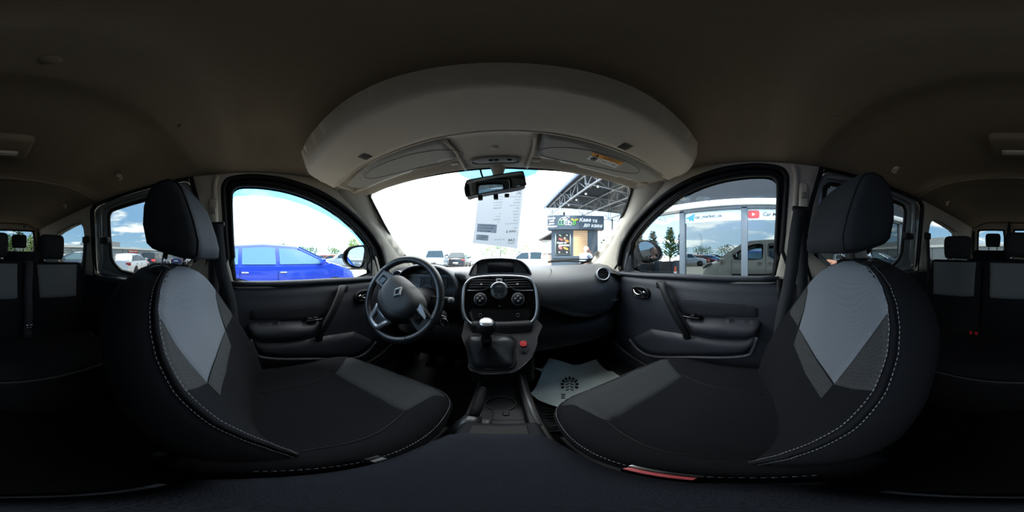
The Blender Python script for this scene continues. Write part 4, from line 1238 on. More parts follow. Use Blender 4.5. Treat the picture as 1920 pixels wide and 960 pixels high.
def dashes(path, on_, off, r):
    P = [Vec(p) for p in path]
    L = [0]
    for a, b in zip(P, P[1:]): L.append(L[-1] + (b - a).length)
    def at(s):
        for i in range(len(P) - 1):
            if s <= L[i + 1]:
                return P[i].lerp(P[i + 1], (s - L[i]) / max(1e-9, L[i + 1] - L[i]))
        return P[-1]
    out = []
    s = 0
    while s + on_ < L[-1]:
        out.append(tube([at(s), at(s + on_)], r, 4))
        s += on_ + off
    return join(*out)
P_LIGHT = [(1513, 512), (1528, 499), (1560, 491), (1600, 489), (1638, 504), (1666, 530), (1683, 561), (1662, 591), (1632, 633), (1602, 673), (1566, 719), (1529, 667), (1499, 616), (1509, 580), (1515, 548)]
P_MESH = [(1683, 565), (1691, 590), (1691, 620), (1682, 660), (1662, 700), (1638, 732), (1600, 729), (1564, 720), (1600, 676), (1632, 635), (1662, 593)]
P_STRIPE = [(1498, 616), (1527, 668), (1563, 721), (1541, 747), (1511, 700), (1489, 647)]
P_OUTER = [(1512, 517), (1514, 548), (1508, 580), (1497, 612), (1484, 592), (1476, 570), (1491, 545)]
SEAT_XR, SEAT_DY = .365, -.045
def seat_uv(pts):
    f = lambda p: p.y - SEAT_DY - seat_yF(p.x - SEAT_XR, p.z)
    out = []
    for a, b in resample(pts, 7):
        p = hit(a, b, f, .05, 1.2, 300)
        w = lerp(WB, p.z)
        out.append((max(-w * .955, min(w * .955, p.x - SEAT_XR)), p.z))
    return out
PAN = {n: seat_uv(p) for n, p in (('light', P_LIGHT), ('mesh', P_MESH), ('stripe', P_STRIPE), ('outer', P_OUTER))}
C_FRONT = [(1047, 759), (1075, 739), (1120, 717), (1180, 693), (1240, 675), (1252, 677), (1263, 691), (1280, 707), (1240, 735), (1190, 765), (1140, 795), (1110, 782), (1075, 763)]
PLAN = [(.0, -.10), (.15, -.10), (.235, -.08), (.250, .05), (.258, .20), (.258, .32), (.243, .40), (.20, .447), (.12, .468), (0, .476)]
PLANc = [(p.x, p.y) for p in smooth_path([(u, v, 0) for u, v in PLAN + [(-u, v) for u, v in reversed(PLAN[1:-1])]], 3, True)]
def cush_z(u, y, h):
    return -.548 + h + .018 * sstep(.13, .23, abs(u)) * (1 - sstep(.30, .45, y)) + .010 * sstep(.22, .40, y) - .02 * sstep(.20, -.05, y) * (1 - sstep(.15, .24, abs(u)))
for s in (-1, 1):
    dy = SEAT_DY if s > 0 else 0
    xc = s * SEAT_XR
    lab = 'driver seat with pale grey centre panel behind the steering wheel' if s < 0 else 'passenger seat with pale grey centre panel beside the paper floor mat'
    seat = thing('front_seat', lab, 'car seat', (xc, .15 + dy, -.88), group='front seats')
    T = lambda p: Vec((xc + p[0], p[1] + dy, p[2]))
    m_ = -1 if s < 0 else 1                               # the driver seat mirrors the passenger one
    zs = sorted(set([round(v, 4) for v in frange(-.56, -.055, 36)] + [-.05, -.044, -.039, -.034, -.030, -.026, -.022, -.019, -.016, -.014, -.0125]))
    back = obj('backrest', ([T(p) for p in loft([seat_ring(z) for z in zs])[0]], loft([seat_ring(z) for z in zs], cap1=True)[1]), M_SEATD, seat)
    for nm, key, mm_, h, r in (('centre_panel', 'light', M_SEATL, .005, .016), ('mesh_panel', 'mesh', M_SEATM, .0035, .012), ('mesh_strip', 'stripe', M_SEATM, .003, .010), ('shoulder_panel', 'outer', M_SEATM, .003, .010)):
        o2 = [(m_ * u, z) for u, z in PAN[key]]
        obj(nm, pillow(o2 if m_ > 0 else o2[::-1], lambda u, z, hh: T((u, seat_yF(u, z) + hh, z)), h, r, .008, -.0012), mm_, back)
    inner = -m_
    ed = [T(p) for p in edge_path(inner, -.52, -.024, 60, 1.0)]
    obj('piping', tube(ed, .0042, 6), M_SEATD, back)
    obj('stitching', dashes([p + Vec((0, .004, 0)) for p in [T(q) for q in edge_path(inner, -.50, -.030, 90, .968)]], .0046, .0034, .00062), M_STITCH, back)
    obj('stitching', dashes([p + Vec((inner * .0045, -.006, .0012)) for p in ed], .0046, .0034, .00062), M_STITCH, back)
    # cushion
    cu = obj('cushion', pillow(PLANc if True else None, lambda u, y, h: T((u, y, cush_z(u, y, h))), .052, .075, .012, .0), M_SEATD, seat)
    obj('cushion_base', prism(PLANc, lambda u, y, t: T((u * (.99 if t > -.6 else .93), y * (.995 if t > -.6 else .93), t)), -.70, -.546), M_SEATD, seat)
    fo = [((p.x - SEAT_XR) * m_, p.y - SEAT_DY) for p in [atz(a, b, -.497) for a, b in C_FRONT]]
    fo = [(max(-.235, min(.235, u)), min(y, .452)) for u, y in fo]
    def cz_top(u, y, hh):
        d = edge_dist((u, y), PLANc)
        h = .052 * math.sqrt(min(1, d / .075) * (2 - min(1, d / .075)))
        return T((u, y, cush_z(u, y, h) + hh))
    obj('front_panel', pillow(fo if m_ > 0 else fo[::-1], cz_top, .005, .014, .010, .0015), M_SEATF, cu)
    for sm in (((1140, 796), (1175, 822), (1220, 843), (1290, 857), (1360, 862), (1420, 866)), ((1281, 707), (1310, 720), (1350, 730), (1400, 735), (1432, 738))):
        q = [((p.x - SEAT_XR) * m_, p.y - SEAT_DY) for p in [atz(a, b, -.505) for a, b in sm]]
        obj('seam', tube(smooth_path([cz_top(u, y, .001) for u, y in q], 3), .0022, 5), M_RUB, cu)
    pl_ = [p for p in PLANc]
    cn = [(u * .985, y * .985) for u, y in PLANc if y > -.02]
    half = [p for p in cn if p[0] * inner >= -.12]
    half = sorted(half, key=lambda p: math.atan2(p[0] * inner, p[1] - .15))
    obj('stitching', dashes(smooth_path([cz_top(u, y, .0018) for u, y in half], 3), .0042, .003, .0007), M_STITCH, cu)
    obj('side_shield', rbox(*sorted((xc + inner * .235, xc + inner * .262)), .0 + dy, .33 + dy, -.72, -.60, .01), M_BLK, seat)
    obj('seat_rail', rbox(xc - .17, xc - .13, -.15 + dy, .38 + dy, -.86, -.70, .01), M_BLK, seat)
    obj('seat_rail', rbox(xc + .13, xc + .17, -.15 + dy, .38 + dy, -.86, -.70, .01), M_BLK, seat)
    # head restraint
    HP = [(-.090, .004), (-.088, .030), (-.098, .070), (-.112, .115), (-.124, .152), (-.136, .171), (-.155, .181), (-.178, .179), (-.198, .162), (-.212, .120), (-.214, .075), (-.203, .032), (-.188, .020), (-.158, .010), (-.118, .0), (-.098, -.001)]
    cyh, czh = -.150, .085
    rings = []
    for u, k in ((-.120, .30), (-.119, .70), (-.116, .88), (-.108, .97), (-.092, 1.0), (-.04, 1.0), (0, 1.0), (.04, 1.0), (.092, 1.0), (.108, .97), (.116, .88), (.119, .70), (.120, .30)):
        zf = 1 - .10 * (abs(u) / .12) ** 2
        rings.append([T((u + s * .008, cyh + (y - cyh) * k - (.006 if abs(u) < .06 and y > -.13 else 0), czh + (z - czh) * k * (zf if z > czh else 1))) for y, z in HP])
    hr = obj('headrest', loft(rings, cap0=True, cap1=True), mat('headrest_cloth', (33, 34, 37), .8, spec=.25, bump=(800, .3)), seat)
    obj('headrest_seam', tube([T((inner * .1095 + s * .008, cyh + (y - cyh) * .985, czh + (z - czh) * .975 * ((1 - .10 * .83) if z > czh else 1))) for y, z in HP], .0016, 5, True), M_RUB, hr)
    for q in (-.062, .062):
        obj('post', tube([T((q + s * .008, -.196, -.05)), T((q + s * .008, -.180, .03))], .0065, 10), M_CHR, hr)
        obj('collar', lathe([(.0, .010), (.014, .010), (.026, .004), (.028, -.006)], 18, T((q + s * .008, -.196, -.026))), M_BLK, back)
# buckles between the seats
for s, lab in ((-1, 'front seat belt buckle beside the driver cushion'), (1, 'red topped seat belt buckle beside the passenger cushion')):
    bk = thing('belt_buckle', lab, 'buckle', (s * .098, .04, -.62), group='front seat belt buckles')
    y0 = .068 if s > 0 else .115
    L_b = .030 if s > 0 else .009
    obj('stalk', rbox(s * .104 - .005, s * .104 + .005, y0 - L_b, y0 + L_b, -.70, -.53, .003), M_BLK, bk)
    obj('housing', rbox(s * .104 - .008, s * .104 + .008, y0 - L_b - .004, y0 + L_b + .004, -.54, -.486, .005), M_BLK, bk)
    obj('button', rbox(s * .101 - .004, s * .101 + .004, y0 - L_b, y0 + L_b, -.488, -.480, .0015), mat('buckle_red', (214, 96, 104), .4) if s > 0 else mat('buckle_grey', (96, 98, 104), .5), bk)
    obj('tongue', rbox(s * .109 - .003, s * .109 + .003, y0 - L_b * 1.1, y0 + L_b * 1.1, -.488, -.478, .001), M_CHR if s > 0 else M_BLK, bk)
# centre armrest
ar = lc_
ao = [(-.045, .212), (0, .216), (.05, .212), (.070, .188), (.080, .13), (.080, .03), (.072, -.020), (.045, -.032), (0, -.034), (-.045, -.032), (-.068, -.020), (-.077, .03), (-.077, .13), (-.066, .188)]
aoc = [(p.x, p.y) for p in smooth_path([(a, b, 0) for a, b in ao], 3, True)]
obj('armrest_pad', pillow(aoc, lambda x, y, h: (x, y, -.412 + h - .08 * max(0, y - .12)), .032, .035, .01, .0), mat('armrest_cloth', (33, 36, 43), .95, spec=.15, noise=(140, .14), bump=(800, .4)), ar)
obj('armrest_shell', prism(aoc, lambda x, y, t: (x * (1 if t > -.43 else .9), .09 + (y - .09) * (1 if t > -.43 else .9), t - .08 * max(0, y - .12)), -.445, -.411), M_BLK, ar)
obj('armrest_glint', tube([(x, -.036, -.414) for x in frange(-.05, .05, 8)], .003, 6), mat('glint_grey', (120, 122, 128), .4), ar)  # pale bead added as a painted highlight along the armrest's rear edge
obj('armrest_hinge', rbox(-.045, .045, -.05, -.02, -.50, -.445, .01), M_RUB, ar)
# ================================================================ belts on the pillars
for s in (-1, 1):
    ad, dr_ = ((395, 396), (404, 421)) if s < 0 else ((1508, 362), (1503, 392))
    lab = 'black seat belt hanging from the driver side door pillar' if s < 0 else 'black seat belt hanging from the passenger side door pillar'
    b = thing('seat_belt', lab, 'seat belt', (s * .62, -.14, -.6), group='front seat belts')
    pa, pd = atx(*ad, s * .628), atx(*dr_, s * .622)
    obj('height_adjuster', move(rbox(-.010, .012, -.019, .019, -.05, .075, .009), (s * .640, pd.y - .012, pd.z + .045)), M_TRIM, b)
    obj('adjuster_button', move(rbox(-.006, .006, -.010, .010, -.014, .014, .004), (s * .627, pd.y - .010, pd.z + .062)), mat('button_beige', (150, 143, 130), .6), b)
    obj('belt_guide', move(rbox(-.008, .008, -.034, .034, -.012, .010, .007), (s * .618, pd.y + .004, pd.z)), M_BLK, b)
    if s > 0:
        path = [Vec((.612, pd.y + .008, pd.z)), atx(1492, 440, .60), atx(1482, 520, .60), atx(1466, 600, .60), atx(1455, 680, .615), Vec((.63, -.04, -.66))]
    else:
        path = [Vec((-.612, pd.y + .008, pd.z)), atx(408, 445, -.60), atx(415, 505, -.60), atx(432, 570, -.61), atx(440, 640, -.62), Vec((-.63, -.03, -.66))]
    def strap(pth, w):
        sp = smooth_path(pth, 5)
        return tube(sp, 1, prof=[(-.0012, -w), (.0012, -w), (.0012, w), (-.0012, w)], up=(0, 1, .05))
    obj('webbing', strap(path, .024), M_BELT, b)
    obj('webbing', strap([Vec((s * .630, pd.y - .004, pd.z)), Vec((s * .645, pd.y - .012, pd.z - .18)), Vec((s * .66, pd.y - .012, pd.z - .45))], .022), M_BELT, b)

# ================================================================ second row bench
RY = -1.0
rb_ = thing('rear_bench', 'rear bench with three pale grey backrest panels and dark headrests', 'bench seat', (0, -.95, -.88))
def rear_y(z):
    return RY + (-.04 - z) * .16
for x0, x1 in ((-.60, -.205), (-.195, .225), (.235, .60)):
    bo_ = []
    for z, k, t in ((-.56, 1, .14), (-.40, 1, .14), (-.25, 1, .13), (-.12, 1, .12), (-.06, .985, .11), (-.042, .96, .09), (-.036, .90, .05)):
        w, c = (x1 - x0) / 2 * k, (x0 + x1) / 2
        yf = rear_y(z) - (1 - k) * .15
        bo_.append([(c - w, yf - .012, z), (c - w * .93, yf, z), (c, yf - .006, z), (c + w * .93, yf, z), (c + w, yf - .012, z), (c + w, yf - t, z), (c, yf - t - .01, z), (c - w, yf - t, z)])
    obj('backrest', loft(bo_, cap1=True), M_SEATD, rb_)
for o_ in ([(-.555, -.050), (-.265, -.050), (-.275, -.262), (-.535, -.270)], [(-.138, -.046), (.180, -.046), (.178, -.262), (-.140, -.262)], [(.268, -.046), (.575, -.052), (.555, -.275), (.268, -.262)]):
    obj('pale_panel', pillow(resample(o_, .05), lambda x, z, h: (x, rear_y(z) - .002 + h, z), .006, .02, .012, .001), mat('rear_pale_cloth', (84, 89, 93), .85, weave=(420, .22, .35)), rb_)
obj('cushion', pillow(resample([(-.62, -1.0), (.62, -1.0), (.62, -.60), (.58, -.55), (-.58, -.55), (-.62, -.60)], .08), lambda x, y, h: (x, y, -.57 + h), .07, .09, .04, .0), M_SEATD, rb_)
obj('cushion_base', rbox(-.62, .62, -1.05, -.56, -.86, -.56, .02), M_SEATD, rb_)
obj('cushion_piping', tube(smooth_path([(x, -.552 - .0 * x, -.545) for x in frange(-.55, .55, 10)], 2), .006, 6), mat('piping_grey', (36, 37, 40), .7), rb_)
def headrest(par, xc, yc, z0, z1, w, sc=1):
    rings = []
    for z, k, d in ((z0, .78, .6), (z0 + .006, .90, .85), (z0 + .03, .95, 1), (z0 + (z1 - z0) * .6, 1.0, 1), (z1 - .025, .98, .95), (z1 - .007, .90, .8), (z1, .72, .5)):
        rings.append([(xc + w * k * abs(math.cos(t)) ** .55 * math.copysign(1, math.cos(t)), yc + .042 * d * abs(math.sin(t)) ** .7 * math.copysign(1, math.sin(t)), z) for t in frange(0, 2 * math.pi, 24)[:-1]])
    h = obj('headrest', loft(rings, cap0=True, cap1=True), mat('headrest_cloth', (33, 34, 37), .8), par)
    for q in (-.05, .05):
        obj('post', tube([(xc + q * w / .09, yc, z0 - .035), (xc + q * w / .09, yc, z0 + .01)], .006, 8), M_CHR, h)
headrest(rb_, -.382, -1.05, -.014, .152, .088)
headrest(rb_, .415, -1.05, -.026, .128, .098)
headrest(rb_, .004, -1.05, -.004, .150, .088)
# rear belts
for x, y1, lab in ((-.20, -.94, 'centre rear seat belt with chrome tongue hanging down the bench'),):
    b = thing('rear_seat_belt', lab, 'seat belt', (x, y1, -.5), group='rear seat belts')
    obj('webbing', tube(smooth_path([(x - .02, -1.06, -.03), (x - .01, rear_y(-.05) + .02, -.05), (x, rear_y(-.2) + .02, -.20), (x, rear_y(-.36) + .02, -.36), (x + .015, rear_y(-.5) + .03, -.50)], 4), 1, prof=[(-.0015, -.024), (.0015, -.024), (.0015, .024), (-.0015, .024)], up=(1, 0, 0)), M_BELT, b)
    p = Vec((x, rear_y(-.43) + .03, -.425))
    obj('tongue', join(move(rbox(-.022, .022, -.002, .002, -.006, .010, .001, 1), p), move(rbox(-.013, -.004, -.002, .002, -.034, -.004, .001, 1), p), move(rbox(-.013, .013, -.002, .002, -.040, -.032, .001, 1), p), move(rbox(.004, .013, -.002, .002, -.034, -.004, .001, 1), p)), M_CHR, b)
for s in (-1, 1):
    b = thing('rear_seat_belt', ('black belt on the rear pillar by the driver side quarter window' if s < 0 else 'black belt on the rear pillar by the passenger side quarter window'), 'seat belt', (s * .65, -1.03, -.3), group='rear seat belts')
    obj('webbing', tube(smooth_path([(s * .640, -1.025, .13), (s * .635, -1.03, .0), (s * .63, -1.04, -.2), (s * .62, -1.05, -.45)], 4), 1, prof=[(-.0015, -.024), (.0015, -.024), (.0015, .024), (-.0015, .024)], up=(0, 1, 0)), M_BELT, b)
    obj('belt_guide', rbox(*sorted((s * .628, s * .655)), -1.06, -.995, .11, .16, .010), M_BLK, b)
    bk = thing('rear_belt_buckle', ('red buckle on the bench below the driver side rear strap' if s < 0 else 'red twin buckle low on the passenger side of the bench'), 'buckle', (s * .20, -.95, -.52), group='rear belt buckles')
    for q in ((0,) if s < 0 else (-.016, .016)):
        xb = (-.20 if s < 0 else .255) + q
        obj('housing', rbox(xb - .013, xb + .013, -.955, -.915, -.56, -.475, .005), M_BLK, bk)
        obj('button', rbox(xb - .009, xb + .009, -.916, -.911, -.50, -.478, .002), M_RED, bk)
# ================================================================ third row seats
for s in (-1, 1):
    t3 = thing('third_row_seat', ('small dark folding seat in the third row, driver side' if s < 0 else 'small dark folding seat in the third row, passenger side'), 'car seat', (s * .30, -1.75, -.88), group='third row seats')
    xa, xb = sorted((s * .11, s * .50))
    rings = []
    for z, k, t in ((-.88, 1, .10), (-.5, 1, .10), (-.1, 1, .09), (.0, .99, .08), (.04, .95, .06), (.055, .86, .03)):
        w, c = (xb - xa) / 2 * k, (xa + xb) / 2
        rings.append([(c - w, -1.77, z), (c - w * .92, -1.755, z), (c, -1.76, z), (c + w * .92, -1.755, z), (c + w, -1.77, z), (c + w, -1.76 - t, z), (c - w, -1.76 - t, z)])
    obj('backrest', loft(rings, cap1=True), M_SEATD, t3)
    headrest(t3, s * .278, -1.79, .095, .242, .085)
    obj('cushion', rbox(xa, xb, -1.72, -1.35, -.75, -.62, .03), M_SEATD, t3)
# ================================================================ things on the floor
fm = thing('rubber_mat', 'black rubber floor mat with raised rim in the passenger footwell', 'floor mat', (.36, .7, -.875))
mo_ = [(.125, .44), (.62, .44), (.64, .50), (.62, .86), (.16, .86), (.115, .50)]
obj('mat', plate(mo_, lambda x, y: (x, y, floor_z(x, y) + .008 * (1 if x > .2 else 1)), (), .05), M_RUB, fm, solid=.006)
obj('rim', tube(smooth_path([(x, y, floor_z(x, y) + .014) for x, y in resample(mo_, .08)], 2, True), .008, 6, True), M_RUB, fm)
for k in range(7):
    obj('tread_rib', tube([(.14, .47 + k * .022, floor_z(.14, .5) + .013), (.30, .47 + k * .022, floor_z(.3, .5) + .013)], .004, 5), M_RUB, fm)
paper_m = mat('floor_paper', (226, 234, 226), .8, noise=(14, .12))
def floor_sheet(name, lab, pts, lift):
    P = [hit(a, b, lambda p: p.z - (floor_z(p.x, p.y) + lift)) for a, b in pts]
    o2 = [(p.x, p.y) for p in P]
    t = thing(name, lab, 'paper mat', (P[0].x, P[0].y, P[0].z), group='paper floor mats')
    obj('sheet', plate(o2, lambda x, y: (x, y, floor_z(x, y) + lift + .008 * math.sin(x * 31 + y * 17)), (), .04), paper_m, t)
    return t, o2
t1, _ = floor_sheet('paper_mat', 'crumpled paper mat showing only its pointed edges under the printed one', [(1001, 690), (1018, 698), (1060, 715), (1100, 700), (1140, 696), (1118, 675), (1076, 684), (1030, 672), (1017, 690)], .030)
t2, o2 = floor_sheet('paper_mat', 'pale paper floor mat printed with a black boot sole, passenger footwell', [(993, 737), (1018, 692), (1034, 673), (1076, 685), (1116, 677), (1133, 695), (1160, 696), (1180, 720), (1100, 760), (1066, 766), (1035, 759), (1010, 750)], .045)
soles = []
def on_sheet(a, b):
    p = hit(a, b, lambda p: p.z - (floor_z(p.x, p.y) + .045 + .008 * math.sin(p.x * 31 + p.y * 17) + .003))
    return p
def stamp(poly):
    return [on_sheet(a, b) for a, b in poly], [tuple(range(len(poly)))]
blk = []
for i in range(9):                                        # sole outline blocks
    t = R(200 - i * 27.5)
    cx0, cy0 = 1068, 722
    a, b = cx0 + 14 * math.cos(t), cy0 - 13 * math.sin(t)
    dx, dy_ = math.cos(t), -math.sin(t)
    blk.append(stamp([(a - dx * 3 - dy_ * 2, b - dy_ * 3 + dx * 2), (a + dx * 3 - dy_ * 2, b + dy_ * 3 + dx * 2), (a + dx * 3 + dy_ * 2, b + dy_ * 3 - dx * 2), (a - dx * 3 + dy_ * 2, b - dy_ * 3 - dx * 2)]))
for r in range(4):                                        # chevrons
    for sgn in (-1, 1):
        a, b = 1068 + sgn * 4.2, 714 + r * 5.2
        blk.append(stamp([(a - sgn * 3, b - 1.2), (a + sgn * 3, b + 1.6), (a + sgn * 3, b + 3.8), (a - sgn * 3, b + 1.0)]))
for c, r in ((1056, 740), (1056, 744), (1062, 740), (1064, 733), (1072, 735)):
    pass
for a, b, w in ((1056, 739.5, 4), (1056, 743, 3.4), (1056, 746.5, 4)):
    blk.append(stamp([(a - w, b - 1), (a + w, b - 1), (a + w, b + 1), (a - w, b + 1)]))
obj('boot_print', join(*blk), mat('print_black', (28, 32, 34), .8), t2, smooth=False)
# ================================================================ the van's own outside (seen in the shop glass)
van = thing('body_shell', None, None, (0, 0, G), kind='structure')
OUT = [(-2.30, -1.03), (1.22, -1.03), (1.22, -.06), (.75, .240), (.56, .372), (.30, .452), (-.3, .495), (-1.5, .505), (-2.22, .45), (-2.31, .20), (-2.34, -.5)]
def ox(z):
    if z > -.12: return sx(z) + .075
    return .778 + .07 * sstep(-.12, -.45, z) - .03 * sstep(-.85, -1.03, z)
fh = chaikin([(a, b) for a, b in FSEAL], 1)
qh = chaikin([((a + 1.38) * 1.06 - 1.38, (b - .11) * 1.06 + .11) for a, b in QWIN], 1)
rear_arch = [(-1.55 + .36 * math.cos(t), -.99 + .36 * math.sin(t)) for t in frange(0, 2 * math.pi, 26)[:-1]]
rear_arch = [(a, max(b, -1.02)) for a, b in rear_arch]
for s in (-1, 1):
    obj('side_skin', plate(OUT, lambda y, z: (s * ox(z), y, z), [fh, SHOLEc, qh], .07), M_BODY, van)
    for y in (-.165, -1.02, .86):
        obj('door_gap', tube([(s * (ox(z) + .001), y, z) for z in frange(-.98, -.13 if y > 0 else .35, 12)], .004, 5), M_RUB, van)
    obj('window_band', plate(chaikin([(a, b) for a, b in FSEAL], 1), lambda y, z: (s * (ox(z) - .02), y, z), [FWINc], .08), M_BLK, van, smooth=False)
    obj('rub_strip', tube([(s * (ox(-.55) + .006), y, -.58) for y in frange(-2.2, .84, 10)], 1, prof=[(-.008, -.03), (.008, -.03), (.008, .03), (-.008, .03)], up=(0, 0, 1)), M_BLK, van)
    for y in (.02, -.30):
        obj('door_handle', rbox(*sorted((s * .80, s * .845)), y - .075, y + .075, -.225, -.200, .006), M_CHR, van)
    obj('wheel_arch', lathe([(.30, .0), (.375, .0), (.385, .012), (.37, .02)], 30, (s * .846, 1.17, -.99), (s, 0, 0)), M_BLK, van)
    obj('arch_well', lathe([(.0, .004), (.37, .004)], 30, (s * .846, 1.17, -.99), (s, 0, 0)), M_RUB, van)
    for y in (1.17, -1.55):
        wh = obj('wheel', lathe([(.20, .03), (.29, .045), (.31, .03), (.31, -.12), (.2, -.13)], 30, (s * .83, y, -.99), (s, 0, 0)), M_RUB, van)
        obj('rim', lathe([(.0, .040), (.05, .046), (.07, .036), (.19, .030), (.205, .045), (.21, .035)], 26, (s * .83, y, -.99), (s, 0, 0)), M_SILV, wh)
        for k in range(6):
            a = R(60 * k)
            c = Vec((s * .872, y + .12 * math.cos(a), -.99 + .12 * math.sin(a)))
            obj('rim_gap', lathe([(0, .004), (.034, .002), (.036, 0)], 10, c, (s, 0, 0)), M_RUB, wh)
# nose
def nose_ring(y):
    t = (y - 1.18) / .68
    w = .85 * (1 - .20 * max(0, t) ** 2.2)
    zt = lerp([(1.18, -.130), (1.35, -.165), (1.55, -.225), (1.70, -.295), (1.79, -.38), (1.85, -.55), (1.86, -.80)], y)
    zs = min(-.19, zt - .05)
    return [(-w * .95, y, -1.03), (-w, y, -.8), (-w * 1.0, y, min(-.45, zs - .12)), (-w * .97, y, zs - .03), (-w * .88, y, zt), (-w * .4, y, zt + .03), (0, y, zt + .035), (w * .4, y, zt + .03), (w * .88, y, zt), (w * .97, y, zs - .03), (w * 1.0, y, min(-.45, zs - .12)), (w, y, -.8), (w * .95, y, -1.03)]
obj('nose', loft([nose_ring(y) for y in (1.18, 1.30, 1.42, 1.55, 1.66, 1.74, 1.80, 1.84, 1.86)], closed=False, cap1=True), M_BODY, van)
obj('bumper', tube(smooth_path([(-.80, 1.60, -.80), (-.70, 1.80, -.80), (-.4, 1.89, -.80), (0, 1.91, -.80), (.4, 1.89, -.80), (.70, 1.80, -.80), (.80, 1.60, -.80)], 3), .09, 10), M_BODY, van)
obj('grille', tube(smooth_path([(-.45, 1.85, -.52), (0, 1.885, -.52), (.45, 1.85, -.52)], 4), .05, 8), M_BLK, van)
for s in (-1, 1):
    obj('headlight', tube(smooth_path([(s * .50, 1.83, -.42), (s * .62, 1.78, -.38), (s * .74, 1.64, -.30), (s * .79, 1.48, -.24)], 4), [.05, .062, .066, .068, .07, .068, .066, .062, .058, .05, .04, .03, .02], 10), mat('headlight_dark', (70, 78, 84), .1, .4, coat=.8), van)
    obj('cowl_side', rbox(*sorted((s * .55, s * .86)), 1.10, 1.24, -.18, -.095, .02), M_BODY, van)
obj('cowl', grid(lambda x, y: (x, y, -.100 - .10 * (y - 1.18)), frange(-.8, .8, 8), frange(1.17, 1.36, 4)), M_BLK, van)
rfx = frange(-1, 1, 16)
def roof_pt(u, y):
    zt = lerp([(-2.26, .44), (-1.5, .500), (-.3, .490), (.30, .447), (.60, .345)], y)
    w = ox(zt) - .01
    return (u * w, y, zt + .035 * (1 - u * u) ** .8)
obj('roof', grid(roof_pt, rfx, frange(-2.26, .60, 14)), M_BODY, van)
obj('tail', grid(lambda x, z: (x, -2.33, z), frange(-.84, .84, 4), [-1.03, -.6, -.05]), M_BODY, van)
obj('underbody', grid(lambda x, y: (x, y, -1.02), frange(-.84, .84, 4), frange(-2.3, 1.8, 8)), M_RUB, van)

def level_van():
    """the parked van leans ROLL degrees against the level eye: turn everything built so far about the eye"""
    bpy.context.view_layer.update()
    E_ = Vec((EYE.x, EYE.y, CZ))
    Mx = Matrix.Translation(E_) @ (CM0 @ CM.inverted()).to_4x4() @ Matrix.Translation(-E_)
    for o in list(COL.objects):
        if o.parent is None and o.type in ('MESH', 'EMPTY'):
            o.matrix_world = Mx @ o.matrix_world
level_van()
LEVEL[0] = CM0
# ================================================================ outside
def pol(px, d, z=G):
    """ground position under a photo column at distance d"""
    az = R((px - 960) * .1875 + YAW)
    return Vec((EYE.x + d * math.sin(az), d * math.cos(az), z))
M_ASPH = mat('asphalt', (150, 143, 132), .95, spec=.2, noise=(1.2, .12), bump=(60, .3))
gr = obj('ground', grid(lambda x, y: (x, y, G), frange(-260, 200, 23), frange(-200, 260, 23)), M_ASPH, smooth=False)
gr['kind'] = 'structure'
# ---------------------------------------------------------------- parked cars
M_CGL = mat('car_window', (38, 52, 56), .06, coat=.5)
M_TYRE = mat('tyre', (24, 24, 25), .8)
M_RIM = mat('alloy', (178, 180, 184), .3, .7)
M_HEADL = mat('headlamp', (215, 222, 226), .1, .3, coat=.6)
M_TAIL = mat('tail_lamp', (170, 22, 22), .2, coat=.5)
M_PLATE = mat('number_plate', (226, 228, 226), .5)
def wheel_parts():
    t = lathe([(.205, .08), (.29, .10), (.318, .07), (.32, -.07), (.28, -.1), (.2, -.1)], 26, (0, 0, 0), (1, 0, 0))
    r = lathe([(.0, .075), (.04, .08), (.06, .06), (.18, .055), (.20, .085), (.215, .08)], 22, (0, 0, 0), (1, 0, 0))
    g = []
    for k in range(5):
        a = R(72 * k + 18)
        g.append(lathe([(0, .006), (.036, .003), (.042, -.002)], 8, (.064, .125 * math.cos(a), .125 * math.sin(a)), (1, 0, 0)))
    return t, r, g
CAR_KINDS = {
    # length, half width, belt, roof, hood front z, y of: windscreen foot, roof front, roof rear, tail glass foot; tail height
    'mpv':   dict(L=4.26, w=.89, belt=1.06, roof=1.63, hf=.90, hb=1.13, ya=1.22, yb=.28, yc=-1.55, yd=-2.02, th=1.04),
    'suv':   dict(L=4.45, w=.92, belt=1.07, roof=1.68, hf=.88, hb=1.08, ya=1.00, yb=.30, yc=-1.65, yd=-2.12, th=1.08),
    'wagon': dict(L=4.75, w=.90, belt=.98, roof=1.48, hf=.72, hb=1.0, ya=1.02, yb=.22, yc=-1.65, yd=-2.30, th=1.0),
    'sedan': dict(L=4.60, w=.88, belt=.95, roof=1.45, hf=.70, hb=.97, ya=1.00, yb=.15, yc=-1.05, yd=-1.75, th=1.02),
    'hatch': dict(L=3.95, w=.85, belt=.94, roof=1.48, hf=.72, hb=.97, ya=.95, yb=.22, yc=-1.25, yd=-1.86, th=.96),
    'offroad': dict(L=4.20, w=.88, belt=1.12, roof=1.82, hf=1.02, hb=1.12, ya=.65, yb=.38, yc=-1.95, yd=-2.05, th=1.12),
}
